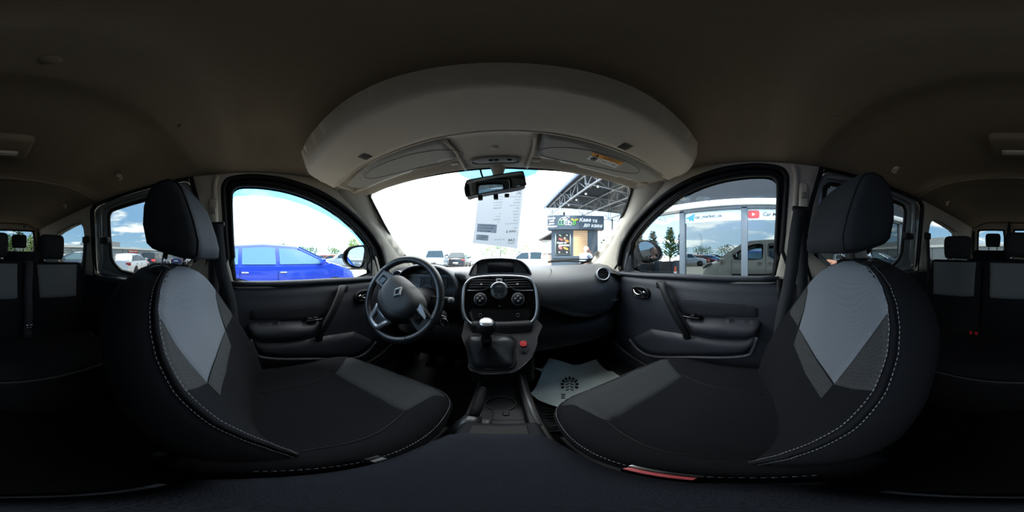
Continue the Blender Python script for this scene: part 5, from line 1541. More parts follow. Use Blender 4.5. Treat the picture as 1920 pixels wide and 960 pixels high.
def build_car(kind, label, paint):
    k = CAR_KINDS[kind]
    h, w = k['L'] / 2, k['w']
    car = thing('parked_car', label, 'car', (0, 0, 0))
    sil = [(-h, k['th'] - .22), (-h + .05, k['th'] - .08), (k['yd'], k['th']), (k['yc'], k['roof'] - .05), ((k['yb'] + k['yc']) / 2, k['roof']), (k['yb'], k['roof'] - .05), (k['ya'], k['hb']), (h - .35, k['hf'] + .06), (h - .12, k['hf'] - .05), (h, k['hf'] - .22)]
    low = [(y, min(z, k['belt'] + (.03 if y > k['ya'] - .01 else 0))) for y, z in sil]
    def lowz(y): return min(lerp(sil, y), max(k['belt'], k['hb'] if y >= k['ya'] else 0, k['th'] if y <= k['yd'] else 0))
    def ww(y):
        e = abs(y) / h
        return w * (1 - .16 * max(0, (e - .72) / .28) ** 2)
    ys = sorted(set([-h, -h + .02, -h + .05, -h + .18, k['yd'], k['yc'], 0, k['yb'], k['ya'], h - .5, h - .35, h - .2, h - .12, h - .04, h] + frange(-h + .3, h - .5, 10)))
    rings = []
    for y in ys:
        W_ = ww(y)
        zt = lowz(y) if not (k['yd'] < y < k['ya']) else k['belt']
        zt = max(zt, .45)
        z0 = .22 + .10 * max(0, (abs(y) / h - .85) / .15)
        rings.append([(-W_ * .9, y, z0), (-W_ * .985, y, z0 + .1), (-W_, y, .55), (-W_ * .99, y, zt - .14), (-W_ * .955, y, zt - .03), (-W_ * .86, y, zt), (0, y, zt + .02), (W_ * .86, y, zt), (W_ * .955, y, zt - .03), (W_ * .99, y, zt - .14), (W_, y, .55), (W_ * .985, y, z0 + .1), (W_ * .9, y, z0)])
    body = obj('body', loft(rings, closed=True, cap0=True, cap1=True), paint, car, local=True, auto=35)
    wb, wr = w * .945, w * .70
    def wz(z): return wb + (wr - wb) * (z - k['belt']) / (k['roof'] - k['belt'])
    cab = []
    for y in sorted(set([k['yd'] - .02, k['yc'], (k['yb'] + k['yc']) / 2, k['yb'], k['ya'] + .02] + frange(k['yd'], k['ya'], 14))):
        z = max(lerp(sil, y), k['belt'] - .01)
        W_ = wz(z)
        zl = k['belt'] - .06
        zm = z - min(.05, (z - zl) * .5)
        cab.append([(-wb, y, zl), (-wz(zm), y, zm), (-W_ * .93, y, z - .008), (-W_ * .5, y, z + .018), (0, y, z + .024), (W_ * .5, y, z + .018), (W_ * .93, y, z - .008), (wz(zm), y, zm), (wb, y, zl)])
    obj('cabin', loft(cab, closed=True, cap0=True, cap1=True), paint, car, local=True, auto=40)
    # glass
    zt_ = k['roof'] - .10
    zb_ = k['belt'] + .03
    def silc(y, m): return min(zt_, lerp(sil, y) - m)
    y1 = k['yd'] + .30; y2 = k['ya'] - .22
    cuts = [y1, (y1 * .62 + y2 * .38), (y1 * .18 + y2 * .82) if kind in ('mpv',) else y2]
    b1 = k['yb'] - .55 if kind != 'offroad' else k['yb'] - .6
    spans = [(b1 + .05, y2), (b1 - .90, b1 - .05), (k['yd'] + .22, b1 - 1.0)]
    for s in (-1, 1):
        for a, b in spans:
            if b - a < .15: continue
            top_ = [(y, silc(y, .10)) for y in frange(b, a, 6)]
            pts = [(a, zb_), (b, zb_)] + [(y, max(zb_ + .02, z)) for y, z in top_]
            obj('side_window', prism(pts, lambda y, z, t: (s * (wz(z) + t), y, z), .002, .008), M_CGL, car, smooth=False, local=True)
        for y in ((b1), b1 - .95):
            obj('door_seam', tube([(s * (ww(y) * 1.001), y, z) for z in frange(.32, k['belt'] - .12, 5)], .005, 4), M_RUB, body, local=True)
            obj('door_handle', rbox(*sorted((s * (ww(y) * .985), s * (ww(y) + .022))), y + .04, y + .22, k['belt'] - .19, k['belt'] - .155, .01, 1), M_CHR, car, local=True)
        obj('mirror', rbox(*sorted((s * (wb - .02), s * (wb + .20))), k['ya'] - .34, k['ya'] - .24, k['belt'] + .02, k['belt'] + .17, .03, 2), paint, car, local=True)
        obj('headlight', rbox(*sorted((s * (w * .48), s * (w * .87))), h - .26, h - .045, k['hf'] - .17, k['hf'] - .04, .03, 2), M_HEADL, car, local=True)
        obj('tail_light', rbox(*sorted((s * (w * .62), s * (w * .94))), -h + .005, -h + .22, k['th'] - .26, k['th'] - .10, .03, 2), M_TAIL, car, local=True)
        obj('sill_strip', rbox(*sorted((s * (w - .02), s * (w + .012))), -h * .55, h * .5, .36, .40, .006, 1), M_CHR if kind == 'mpv' else M_BLK, car, local=True)
    n_ = Vec((0, k['roof'] - k['hb'], k['ya'] - k['yb'])).normalized()
    def scr(y0, z0, y1_, z1, nrm):
        pts = []
        for f in (.10, .92):
            y, z = y0 + (y1_ - y0) * f, z0 + (z1 - z0) * f
            pts.append((wz(z) - .07, y, z))
        V_ = [Vec((-pts[0][0], *pts[0][1:])) + nrm * .03, Vec(pts[0]) + nrm * .03, Vec(pts[1]) + nrm * .03, Vec((-pts[1][0], *pts[1][1:])) + nrm * .03]
        return V_ + [v - nrm * .02 for v in V_], [(0, 1, 2, 3), (4, 7, 6, 5), (0, 4, 5, 1), (1, 5, 6, 2), (2, 6, 7, 3), (3, 7, 4, 0)]
    obj('windscreen', scr(k['ya'], k['hb'], k['yb'], k['roof'] - .05, n_), M_CGL, car, smooth=False, local=True)
    n2 = Vec((0, -(k['roof'] - k['th']), k['yc'] - k['yd'])).normalized()
    obj('rear_window', scr(k['yd'], k['th'], k['yc'], k['roof'] - .05, n2), M_CGL, car, smooth=False, local=True)
    obj('front_bumper', rbox(-w * .84, w * .84, h - .10, h + .03, .26, .52, .04, 2), paint, car, local=True)
    obj('rear_bumper', rbox(-w * .84, w * .84, -h - .03, -h + .10, .28, .56, .04, 2), paint, car, local=True)
    obj('grille', rbox(-w * .45, w * .45, h - .02, h + .035, .54, k['hf'] - .16 if k['hf'] - .16 > .58 else .62, .015, 1), M_BLK, car, local=True)
    obj('number_plate', rbox(-.26, .26, -h - .045, -h - .015, .60, .71, .004, 1), M_PLATE, car, local=True)
    obj('number_plate', rbox(-.26, .26, h + .02, h + .045, .36, .47, .004, 1), M_PLATE, car, local=True)
    t, r, g = WP
    for yw in (h * .62, -h * .60):
        for s in (-1, 1):
            rm_ = Matrix.Rotation(0 if s > 0 else math.pi, 3, 'Z')
            c = (s * (w - .10), yw, .32)
            obj('wheel_arch', lathe([(.0, .0), (.375, .0), (.385, -.01)], 26, (s * (w + .003), yw, .33), (s, 0, 0)), M_RUB, car, local=True)
            wo = obj('wheel', move(t, c, rm_), M_TYRE, car, local=True)
            obj('rim', move(r, c, rm_), M_RIM, wo, local=True)
            for gg in g:
                obj('rim_gap', move(gg, c, rm_), M_TYRE, wo, local=True)
    return car
WP = wheel_parts()
PAINT_PARTS = ('body', 'cabin', 'mirror', 'front_bumper', 'rear_bumper')
def repaint(o, m):
    for c in o.children:
        if c.name.split('.')[0] in PAINT_PARTS:
            c.material_slots[0].link = 'OBJECT'
            c.material_slots[0].material = m
        repaint(c, m)
PROTO = {}
def car(kind, label, rgb, pos, head, group=None, metal=.3):
    """head: compass turn of the nose, degrees clockwise from the van's own heading"""
    m = mat('paint_%d_%d_%d' % rgb, rgb, .25, metal, coat=.7)
    if kind not in PROTO:
        o = build_car(kind, label, m)
        PROTO[kind] = o
        repaint(o, m)
    else:
        o = copy_tree(PROTO[kind])
        o['label'] = label
        repaint(o, m)
    o.location = (pos[0], pos[1], G + CZ)
    o.rotation_euler = (0, 0, R(-head))
    if group: o['group'] = group
    elif 'group' in o: del o['group']
    return o
blue = car('mpv', 'bright blue people carrier parked alongside the driver window', (36, 72, 205), (-4.85, 1.02, 0), 0, metal=.1)
M_BGL = mat('blue_car_window', (116, 158, 172), .08, coat=.5)
for c in blue.children:
    if c.name.split('.')[0] in ('side_window', 'windscreen', 'rear_window'):
        c.material_slots[0].link = 'OBJECT'
        c.material_slots[0].material = M_BGL
# row of parked cars left of the lane, also mirrored in the shop glass
rowc = [('suv', 'silver crossover nearest in the row beyond the blue car', (188, 192, 196), .0),
        ('hatch', 'dark orange hatchback second in the row beyond the blue car', (170, 86, 48), 1), ('sedan', 'dark red sedan third in the row beyond the blue car', (128, 34, 32), 2),
        ('hatch', 'navy hatchback fourth in the row beyond the blue car', (38, 60, 120), 3), ('wagon', 'light blue estate fifth in the row beyond the blue car', (92, 140, 200), 4),
        ('sedan', 'white sedan sixth in the row beyond the blue car', (225, 227, 228), 5), ('suv', 'black crossover seventh in the row beyond the blue car', (34, 36, 40), 6),
        ('hatch', 'pale green hatchback eighth in the row beyond the blue car', (160, 190, 150), 7), ('sedan', 'grey sedan last in the row beyond the blue car', (120, 124, 128), 8)]
for kind, lab, rgb, i in rowc:
    car(kind, lab, rgb, (-13.6 - i * 3.1, 9.0 + i * .25, 0), 205 + (i % 3) * 2, 'row of cars beyond the blue car')
# cars ahead through the windscreen
ah = [('offroad', 'boxy silver off-roader facing the van, seen above the wheel rim', (190, 198, 204), 818, 13.5, 168),
      ('suv', 'black crossover seen from behind with red tail lamps, ahead of the wheel', (26, 27, 30), 863, 17.5, -4),
      ('hatch', 'small white hatchback beside the silver off-roader, left windscreen edge', (222, 226, 230), 776, 17.5, 150),
      ('sedan', 'dark sedan parked between the off-roader and the black crossover', (46, 48, 52), 838, 21, 172),
      ('wagon', 'pale silver estate facing the van beyond the black crossover', (196, 202, 204), 893, 24, 184),
      ('hatch', 'distant silver hatchback under the hanging price sheet', (176, 182, 186), 930, 33, 180),
      ('sedan', 'distant pale sedan beside the distant silver hatchback', (205, 208, 206), 952, 35, 176),
      ('suv', 'white crossover seen side on beside the coffee kiosk', (232, 234, 236), 986, 12.2, -82)]
for kind, lab, rgb, px, d, hd in ah:
    p = pol(px, d)
    car(kind, lab, rgb, p, hd, 'cars ahead of the van')
# cars behind on the driver side
bh = [('wagon', 'white estate seen from behind through the sliding window', (236, 238, 240), 246, 12.0, 250),
      ('suv', 'dark grey crossover with lit brake lamp behind the white estate', (58, 60, 68), 292, 17, 262),
      ('hatch', 'navy hatchback half hidden by the driver headrest posts', (30, 44, 84), 338, 23, 262),
      ('mpv', 'blue grey people carrier seen through the rear quarter window', (92, 112, 130), 146, 12.0, 120),
      ('sedan', 'dark sedan at the left edge of the quarter window view', (40, 46, 54), 112, 18, 120)]
for kind, lab, rgb, px, d, hd in bh:
    p = pol(px, d)
    cc_ = car(kind, lab, rgb, p, hd, 'cars behind the van')
    if 'lit brake' in lab:
        for c in cc_.children:
            if c.name.split('.')[0] == 'tail_light':
                c.material_slots[0].link = 'OBJECT'
                c.material_slots[0].material = mat('lit_brake_lamp', (255, 40, 30), .3, emit=((255, 40, 30), 9))
# ---------------------------------------------------------------- shop with mirror glass
M_FRAME = mat('facade_frame', (84, 94, 104), .5)
M_MIRR = mirrormat('mirror_facade', (124, 129, 130))
XS = 2.85
shop = thing('shop_facade', 'shop front of mirrored panes in blue grey frames beside the passenger door', 'building', (XS, -1.6, G))
ME_ = [1.45, .27, -.91, -2.09, -3.27, -4.45]
for y in ME_:
    obj('mullion', rbox(XS - .05, XS + .06, y - .055, y + .055, G, .88, .008, 1), M_FRAME, shop)
for a, b in zip(ME_, ME_[1:]):
    obj('mirror_pane', box(XS, XS + .01, b + .05, a - .05, G + .12, .86), M_MIRR, shop, smooth=False)
obj('top_rail', rbox(XS - .05, XS + .06, -4.5, 1.5, .84, .90, .006, 1), M_FRAME, shop)
obj('base_rail', rbox(XS - .05, XS + .06, -4.5, 1.5, G, G + .14, .006, 1), M_FRAME, shop)
obj('white_beam', rbox(XS - .09, XS + .1, -4.5, 2.0, .905, 1.02, .006, 1), mat('beam_white', (225, 230, 232), .5), shop)
obj('upper_wall', rbox(XS - .02, XS + .2, -4.5, 1.5, 1.02, 3.3, .01, 1), mat('upper_grey', (56, 62, 70), .7), shop)
obj('end_wall', rbox(XS, XS + 5, -4.7, -4.5, G, 3.3, .01, 1), mat('upper_grey', (56, 62, 70), .7), shop)
obj('end_wall', rbox(XS + .06, XS + 5, 1.38, 1.5, G, 3.3, .01, 1), mat('upper_grey', (56, 62, 70), .7), shop)
M_FILM = mat('white_film', (214, 232, 240), .4)
films = []
for i, (a, b) in enumerate(zip(ME_, ME_[1:])):
    if i < 2:
        f = thing('window_sign', 'white strip sign reading car_market_ua with blue paper plane' if i == 0 else 'white strip sign with red play button reading Car Market', 'sign', (XS - .006, (a + b) / 2, .63), group='strip signs on the shop glass')
        obj('film', box(XS - .006, XS - .003, b + .055, a - .055, .635, .842), M_FILM, f, smooth=False)
        X_ = XS - .009
        if i == 0:
            v0 = a - .055
            q = lambda u, z: (X_, v0 - u, z)
            pb = mat('plane_blue', (58, 160, 232), .5)
            obj('paper_plane', ([q(.01, .735), q(.20, .81), q(.175, .655), q(.125, .69), q(.085, .665), q(.080, .715)], [(0, 1, 5), (5, 1, 3), (3, 1, 2), (5, 3, 4)]), pb, f, smooth=False)
            obj('lettering', text_on('car_market_ua', .085, (X_, v0 - .46, .738), (0, -1, 0), (0, 0, 1), weight=.0012), mat('sign_ink', (70, 76, 88), .6), f, smooth=False)
        else:
            v0 = a - .055
            q = lambda u, z: (X_, v0 - u, z)
            obj('play_badge', ([q(*p) for p in ring_pts((.105, .738), .10, .075, 28, 5)], [tuple(range(28))]), mat('play_red', (226, 74, 74), .5), f, smooth=False)
            obj('play_arrow', ([(X_ - .003, v0 - .08, .768), (X_ - .003, v0 - .08, .708), (X_ - .003, v0 - .135, .738)], [(0, 1, 2)]), mat('arrow_white', (245, 245, 245), .5), f, smooth=False)
            obj('lettering', text_on('Car Market', .095, (X_, v0 - .48, .738), (0, -1, 0), (0, 0, 1), shear=.15, weight=.0012), mat('sign_ink', (70, 76, 88), .6), f, smooth=False)
# ---------------------------------------------------------------- canopy on trusses
cn = thing('truss_canopy', 'dark corrugated canopy on grey steel trusses over the kiosk and shop', 'canopy', (3.0, 6, G))
M_STEEL = mat('truss_steel', (150, 156, 164), .5, .3)
M_CORR = mat('corrugated_sheet', (58, 66, 76), .6)
CH = 3.55
def corr(x, y):
    return (x, y, CH + .05 * ((round((y + 5) / .1)) % 2) + .06 * (x - 2.9))
obj('roof_sheet', grid(corr, [2.85, 5, 8, 13], frange(-4.6, 11.2, 158)), M_CORR, cn, smooth=False)
obj('eave_fascia', rbox(2.80, 2.86, -4.6, 11.2, CH - .12, CH + .10, .01, 1), mat('eave_blue', (70, 92, 128), .5), cn)
for x in (3.15, 5.4, 7.7, 10.0):
    dz = .06 * (x - 2.9)
    zt, zb = CH - .02 + dz, CH - .70 + dz * .5
    parts = [tube([(x, -4.4, zt), (x, 11.1, zt)], .045, 6), tube([(x, -4.4, zb), (x, 11.1, zb)], .045, 6)]
    ys_ = frange(-4.4, 11.1, 20)
    for i, y in enumerate(ys_[:-1]):
        parts.append(tube([(x, y, zb), (x, y, zt)], .022, 5))
        a, b = (zb, zt) if i % 2 else (zt, zb)
        parts.append(tube([(x, y, a), (x, ys_[i + 1], b)], .022, 5))
    obj('truss', join(*parts), M_STEEL, cn)
for y in (11.0, 8.2, 5.4, 2.6):
    parts = [tube([(2.95, y, CH - .05), (12.8, y, CH + .5)], .035, 6), tube([(2.95, y, CH - .62), (12.8, y, CH - .3)], .03, 6)]
    xs_ = frange(2.95, 12.8, 9)
    for i, x in enumerate(xs_[:-1]):
        z0, z1 = CH - .05 + .056 * (x - 2.95), CH - .62 + .0325 * (x - 2.95)
        x2 = xs_[i + 1]
        z0b, z1b = CH - .05 + .056 * (x2 - 2.95), CH - .62 + .0325 * (x2 - 2.95)
        parts.append(tube([(x, y, z1), (x2, y, z0b)] if i % 2 else [(x, y, z0), (x2, y, z1b)], .018, 5))
        parts.append(tube([(x, y, z0), (x, y, z1)], .018, 5))
    obj('cross_truss', join(*parts), M_STEEL, cn)
for x, y in ((8.6, 11.0), (10.5, 4.2), (4.25, 11.0)):
    obj('post', rbox(x - .07, x + .07, y - .07, y + .07, G, CH - .3, .01, 1), M_STEEL, cn)
obj('string_cable', tube([(3.3, y, CH - .75) for y in frange(2.5, 10.9, 8)], .006, 4), M_BLK, cn)
for i in range(9):
    y = 3.2 + i * .92
    obj('bulb', ball((3.3, y, CH - .82), .055, 8, 6), mat('white_bulb', (250, 250, 250), .4), cn)
# ---------------------------------------------------------------- coffee kiosk
KD = 7.6
kaz = R((1079 - 960) * .1875 + YAW)
KC = Vec((EYE.x + KD * math.sin(kaz), KD * math.cos(kaz), 0))
KU = Vec((math.cos(kaz), -math.sin(kaz), 0)); KN = Vec((-math.sin(kaz), -math.cos(kaz), 0))
def kp3(u, z, t=0):
    return KC + KU * u + KN * t + Vec((0, 0, z))
def kbox(u0, u1, t0, t1, z0, z1):
    v, f = box(u0, u1, t0, t1, z0, z1)
    return [kp3(p[0], p[2], p[1]) for p in v], f
def ku(px): return KD * math.tan(R((px - 1079) * .1875))
def kz(py): return KD * math.tan(R((480 - py) * .1875))
ks = thing('coffee_kiosk', 'dark blue grey coffee kiosk with white lettered sign board and wooden shutter', 'kiosk', kp3(0, G))
M_KI = mat('kiosk_blue_grey', (70, 84, 98), .6)
obj('hut', kbox(ku(1034), ku(1121), -2.4, 0, G, kz(424)), M_KI, ks, smooth=False)
sb = obj('sign_board', kbox(ku(1028), ku(1131), -.3, .22, kz(431), kz(406)), mat('sign_slate', (62, 78, 94), .6), ks, smooth=False)
for px in (1043, 1087):
    obj('board_seam', kbox(ku(px) - .006, ku(px) + .006, .218, .224, kz(430), kz(407)), M_BLK, sb, smooth=False)
M_CHALK = mat('chalk_white', (238, 240, 240), .7)
def ktext(s, size, px, py, t, m=M_CHALK, shear=.15, w=.006):
    v, f = text_mesh(s, size, 'CENTER', shear, w)
    return [kp3(ku(px) + p.x, kz(py) + p.y, t) for p in v], f
for i, s_ in enumerate(('Зроби', 'свій', 'день', 'кращим!')):
    obj('lettering', ktext(s_, .115, 1035.5, 410.5 + i * 5, .228, w=.003), M_CHALK, sb, smooth=False)
for s_, px_, py_ in (('Кава', 1096.5, 414.5), ('та', 1114, 415.5), ('до', 1099.5, 423.5), ('кави', 1117.5, 424.5)):
    obj('lettering', ktext(s_, .23, px_, py_, .228), M_CHALK, sb, smooth=False)
M_LIME = mat('chalk_green', (120, 205, 130), .7)
def kring(px, py, a, b, rot=0, n=22): return [kp3(ku(px) + x, kz(py) + z, .232) for x, z in ring_pts((0, 0), a, b, n, 2, rot)]
for px, py, a, b, rot, m in ((1051, 419, .07, .12, 0, M_LIME), (1056, 419, .07, .12, 0, M_LIME), (1063, 419, .11, .12, 0, M_CHALK), (1069, 421, .07, .08, 0, M_CHALK), (1056, 412, .16, .05, R(20), M_CHALK), (1062, 411, .16, .05, R(25), M_CHALK)):
    obj('bee_drawing', tube(kring(px, py, a, b, rot), .012, 5, True), m, sb)
for i in range(4):
    obj('bee_stripe', tube([kp3(ku(1060 + i * 2.6), kz(415), .232), kp3(ku(1060 + i * 2.6), kz(424), .232)], .010, 5), M_CHALK, sb)
M_YEL = mat('chalk_yellow', (226, 206, 70), .7)
obj('leaf_logo', tube(kring(1077, 420, .05, .09, R(-20)), .02, 5, True), mat('leaf_green', (90, 190, 70), .7), sb)
obj('leaf_logo', tube(kring(1081, 414, .07, .025, R(15)), .016, 5, True), M_YEL, sb)
obj('leaf_logo', tube(kring(1074, 414, .06, .025, R(-25)), .016, 5, True), M_YEL, sb)
# poster board
po_ = obj('poster', kbox(ku(1042), ku(1069.5), .0, .05, kz(477), kz(438)), mat('poster_black', (24, 26, 28), .5), ks, smooth=False)
u0, u1, z0, z1 = ku(1042), ku(1069.5), kz(477), kz(438)
obj('poster_frame', tube([kp3(a, b, .05) for a, b in ((u0, z0), (u1, z0), (u1, z1), (u0, z1))], .022, 4, True), mat('frame_mint', (196, 222, 218), .5), po_)
for px, py, a, b, rgb in ((1052, 449, .11, .045, (214, 96, 84)), (1063, 452, .10, .06, (206, 128, 70)), (1051, 465, .09, .06, (208, 104, 104)), (1061, 466, .13, .045, (226, 168, 66)), (1059, 447, .05, .06, (170, 150, 130)), (1049, 461, .04, .07, (230, 225, 220)), (1050, 441, .05, .025, (230, 235, 230)), (1063, 441, .05, .025, (220, 230, 215)), (1052, 442.5, .03, .02, (110, 190, 80)), (1049, 473, .04, .03, (235, 235, 235)), (1063, 473, .04, .03, (235, 235, 235))):
    obj('food_picture', ([kp3(ku(px) + x, kz(py) + z, .056) for x, z in ring_pts((0, 0), a, b, 14, 2, R(-25))], [tuple(range(14))]), mat('food_%d' % (px * 1000 + int(py)), rgb, .7), po_, smooth=False)
for s_, px_, py_ in (('Кава', 1050, 455.5), ('та', 1059.5, 455.5), ('до', 1053.5, 460), ('кави', 1062, 460)):
    obj('lettering', ktext(s_, .125, px_, py_, .058, w=.003), M_CHALK, po_, smooth=False)
# shutter of boards
zz0, zz1 = kz(480), kz(432)
nb = 12
M_PINE = mat('pine_board', (214, 174, 132), .6, noise=(9, .1))
for i in range(nb):
    a = zz0 + (zz1 - zz0) * i / nb
    b = zz0 + (zz1 - zz0) * (i + .93) / nb
    obj('shutter_board', kbox(ku(1075), ku(1101.5), .0, .035, a, b), M_PINE, ks, smooth=False)
obj('counter', kbox(ku(1036), ku(1120), .0, .10, kz(484), kz(480)), M_KI, ks, smooth=False)
# pale annex left of it
an = thing('pale_annex', 'pale cream annex with lean-to roof left of the coffee kiosk', 'kiosk', kp3(-1.9, G))
obj('hut', kbox(ku(1008), ku(1033), -3.4, -.9, G, kz(446)), mat('annex_cream', (218, 208, 198), .7), an, smooth=False)
obj('lean_to_roof', ([kp3(ku(1003), kz(446), -.7), kp3(ku(1036), kz(429), -.7), kp3(ku(1036), kz(429), -3.5), kp3(ku(1003), kz(446), -3.5)], [(0, 1, 2, 3)]), mat('annex_roof', (120, 118, 116), .7), an, smooth=False, solid=.06)
for a, b in ((1010, 1018), (1020, 1030)):
    obj('window', kbox(ku(a), ku(b), -.81, -.77, kz(474), kz(452)), mat('annex_window', (200, 202, 204), .3), an, smooth=False)
obj('base_panel', kbox(ku(1008), ku(1033), -.80, -.76, G, kz(478)), mat('annex_base', (190, 168, 156), .7), an, smooth=False)
# ---------------------------------------------------------------- seated man in front of the kiosk
def skin_person(name, label, base, rotz, joints, bones, rad, m):
    me = bpy.data.meshes.new(name)
    me.from_pydata(joints, bones, [])
    o = bpy.data.objects.new(name, me)
    COL.objects.link(o)
    o.modifiers.new('skin', 'SKIN')
    sm = o.modifiers.new('sub', 'SUBSURF'); sm.levels = 2; sm.render_levels = 2
    for i, v in enumerate(me.skin_vertices[0].data):
        v.radius = (rad[i], rad[i])
        v.use_root = (i == 0)
    me.materials.append(m)
    return o
def bake(o):
    """evaluated copy of a modifier object as plain verts and faces"""
    bpy.context.view_layer.update()
    dg = bpy.context.evaluated_depsgraph_get()
    e = o.evaluated_get(dg)
    me = e.to_mesh()
    out = ([v.co.copy() for v in me.vertices], [tuple(p.vertices) for p in me.polygons])
    e.to_mesh_clear()
    d = o.data
    bpy.data.objects.remove(o)
    bpy.data.meshes.remove(d)
    return out
M_SKIN = mat('skin', (214, 160, 138), .55)
def head_mesh(c, r, yaw, tilt=0):
    """small head: skull, jaw, nose, ears; face looks along +y before the turn"""
    rt = Matrix.Rotation(yaw, 3, 'Z') @ Matrix.Rotation(tilt, 3, 'X')
    sk = ball((0, 0, 0), (r * .78, r * .92, r), 16, 12)
    for v in range(len(sk[0])):
        p = sk[0][v]
        if p.z < 0 and p.y > 0: p.y *= 1 - .12 * (-p.z / r); 
        if p.z < -.3 * r: p.x *= 1 + .35 * (p.z / r + .3)
    nose = ball((0, r * .93, -.05 * r), (r * .11, r * .16, r * .2), 8, 6)
    ears = [ball((s * r * .79, -.05 * r, -.02 * r), (r * .08, r * .16, r * .24), 8, 6) for s in (-1, 1)]
    return move(join(sk, nose, *ears), c, rt)
def face_bits(c, r, yaw, tilt, parent, local):
    rt = Matrix.Rotation(yaw, 3, 'Z') @ Matrix.Rotation(tilt, 3, 'X')
    for s in (-1, 1):
        obj('eye', move(ball((s * r * .3, r * .86, .02 * r), (r * .1, r * .06, r * .06), 8, 6), c, rt), mat('eye_dark', (40, 32, 30), .3), parent, local=local)
    obj('mouth', move(ball((0, r * .82, -.45 * r), (r * .26, r * .06, r * .05), 8, 6), c, rt), mat('lip', (176, 104, 98), .5), parent, local=local)
def hand_mesh(c, d, u, s=1, L=.18, curl=.6):
    """palm, four unequal curled fingers and a thumb from the palm's side; d along the fingers, u out of the palm's back"""
    d, u = Vec(d).normalized(), Vec(u).normalized()
    w = d.cross(u).normalized() * s
    c = Vec(c)
    parts = [tube([c, c + d * L * .25, c + d * L * .48], 1, prof=[(L * .23 * math.cos(t), L * .085 * math.sin(t)) for t in frange(0, 2 * math.pi, 12)[:-1]], up=u)]
    for i, (o_, l) in enumerate(((-.165, .42), (-.055, .50), (.055, .47), (.16, .36))):
        b = c + d * L * .46 + w * (L * o_)
        a1 = b + (d * math.cos(curl * .5) - u * math.sin(curl * .5)) * L * l * .4
        a2 = a1 + (d * math.cos(curl * 1.2) - u * math.sin(curl * 1.2)) * L * l * .34
        a3 = a2 + (d * math.cos(curl * 1.8) - u * math.sin(curl * 1.8)) * L * l * .26
        parts.append(tube([b - d * L * .06, b, a1, a2, a3], [L * .052, L * .054, L * .05, L * .046, L * .034], 8))
    tb = c + d * L * .12 - w * L * .19
    parts.append(tube([tb + w * L * .05, tb, tb + (d * .7 - w * .6 - u * .25) * L * .2, tb + (d * 1.0 - w * .75 - u * .5) * L * .33], [L * .06, L * .062, L * .056, L * .04], 8))
    return join(*parts)
mp_ = pol(1093, 6.4)
man = thing('person', 'person in a pale blue shirt leaning by the kiosk shutter, hand raised to the face', 'person', mp_, R(-62))
J = [(0, -.02, .93), (0, .02, 1.04), (0, .08, 1.20), (0, .15, 1.36), (0, .18, 1.42), (0, .22, 1.47),
     (-.17, .14, 1.35), (-.24, .22, 1.10), (-.18, .44, 1.02), (.17, .15, 1.35), (.22, .36, 1.20), (.12, .38, 1.40),
     (-.10, -.02, .88), (-.11, .02, .48), (-.11, -.04, .09), (.10, -.02, .88), (.11, .06, .48), (.11, .0, .09), (-.11, .10, .04), (.11, .14, .04)]
B_ = [(0, 1), (1, 2), (2, 3), (3, 4), (4, 5), (3, 6), (6, 7), (7, 8), (3, 9), (9, 10), (10, 11), (0, 12), (12, 13), (13, 14), (0, 15), (15, 16), (16, 17), (14, 18), (17, 19)]
RD = [.15, .16, .165, .14, .07, .06, .075, .055, .035, .075, .055, .035, .095, .07, .045, .095, .07, .045, .035, .035]
bd = bake(skin_person('person_tmp', '', None, 0, J, B_, RD, M_SKIN))
obj('body', bd, M_SKIN, man, local=True)
# shirt: a looser shell over trunk and upper arms
JS = [J[0], J[1], J[2], J[3], (0, .165, 1.39), J[6], J[7], J[9], J[10]]
shirt = bake(skin_person('person_tmp', '', None, 0, JS, [(0, 1), (1, 2), (2, 3), (3, 4), (3, 5), (5, 6), (3, 7), (7, 8)], [.165, .178, .18, .152, .078, .088, .068, .088, .068], M_SKIN))
obj('shirt', shirt, mat('pale_blue_shirt', (172, 190, 222), .8), man, local=True)
JT = [J[0], J[12], J[13], J[14], J[15], J[16], J[17]]
tro = bake(skin_person('person_tmp', '', None, 0, JT, [(0, 1), (1, 2), (2, 3), (0, 4), (4, 5), (5, 6)], [.16, .108, .088, .06, .108, .088, .06], M_SKIN))
obj('trousers', tro, mat('dark_trousers', (48, 52, 62), .8), man, local=True)
hc_ = Vec((0, .26, 1.57))
hd_ = obj('head', head_mesh(hc_, .125, R(-20), R(-14)), M_SKIN, man, local=True)
face_bits(hc_, .125, R(-20), R(-14), hd_, True)
obj('hair', move(ball((0, -.03, .01), (.103, .105, .115), 14, 9), hc_, Matrix.Rotation(R(-20), 3, 'Z')), mat('white_hair', (222, 205, 196), .8), hd_, local=True)
obj('hand', hand_mesh((.12, .38, 1.40), (-.35, -.1, .9), (.5, .8, .1), 1, .17, .5), M_SKIN, man, local=True)
obj('hand', hand_mesh((-.18, .44, 1.02), (.3, .8, -.1), (0, .2, 1), -1, .17, .5), M_SKIN, man, local=True)
ch = thing('high_table', 'small high wooden table in front of the person by the kiosk', 'table', mp_ + Vec((.55, .45, 0)), R(-62))
obj('top', rbox(-.3, .3, -.25, .25, .94, .98, .01, 1), M_PINE, ch, local=True)
for a in (-.25, .25):
    for b in (-.2, .2):
        obj('leg', rbox(a - .025, a + .025, b - .025, b + .025, 0, .95, .005, 1), M_PINE, ch, local=True)
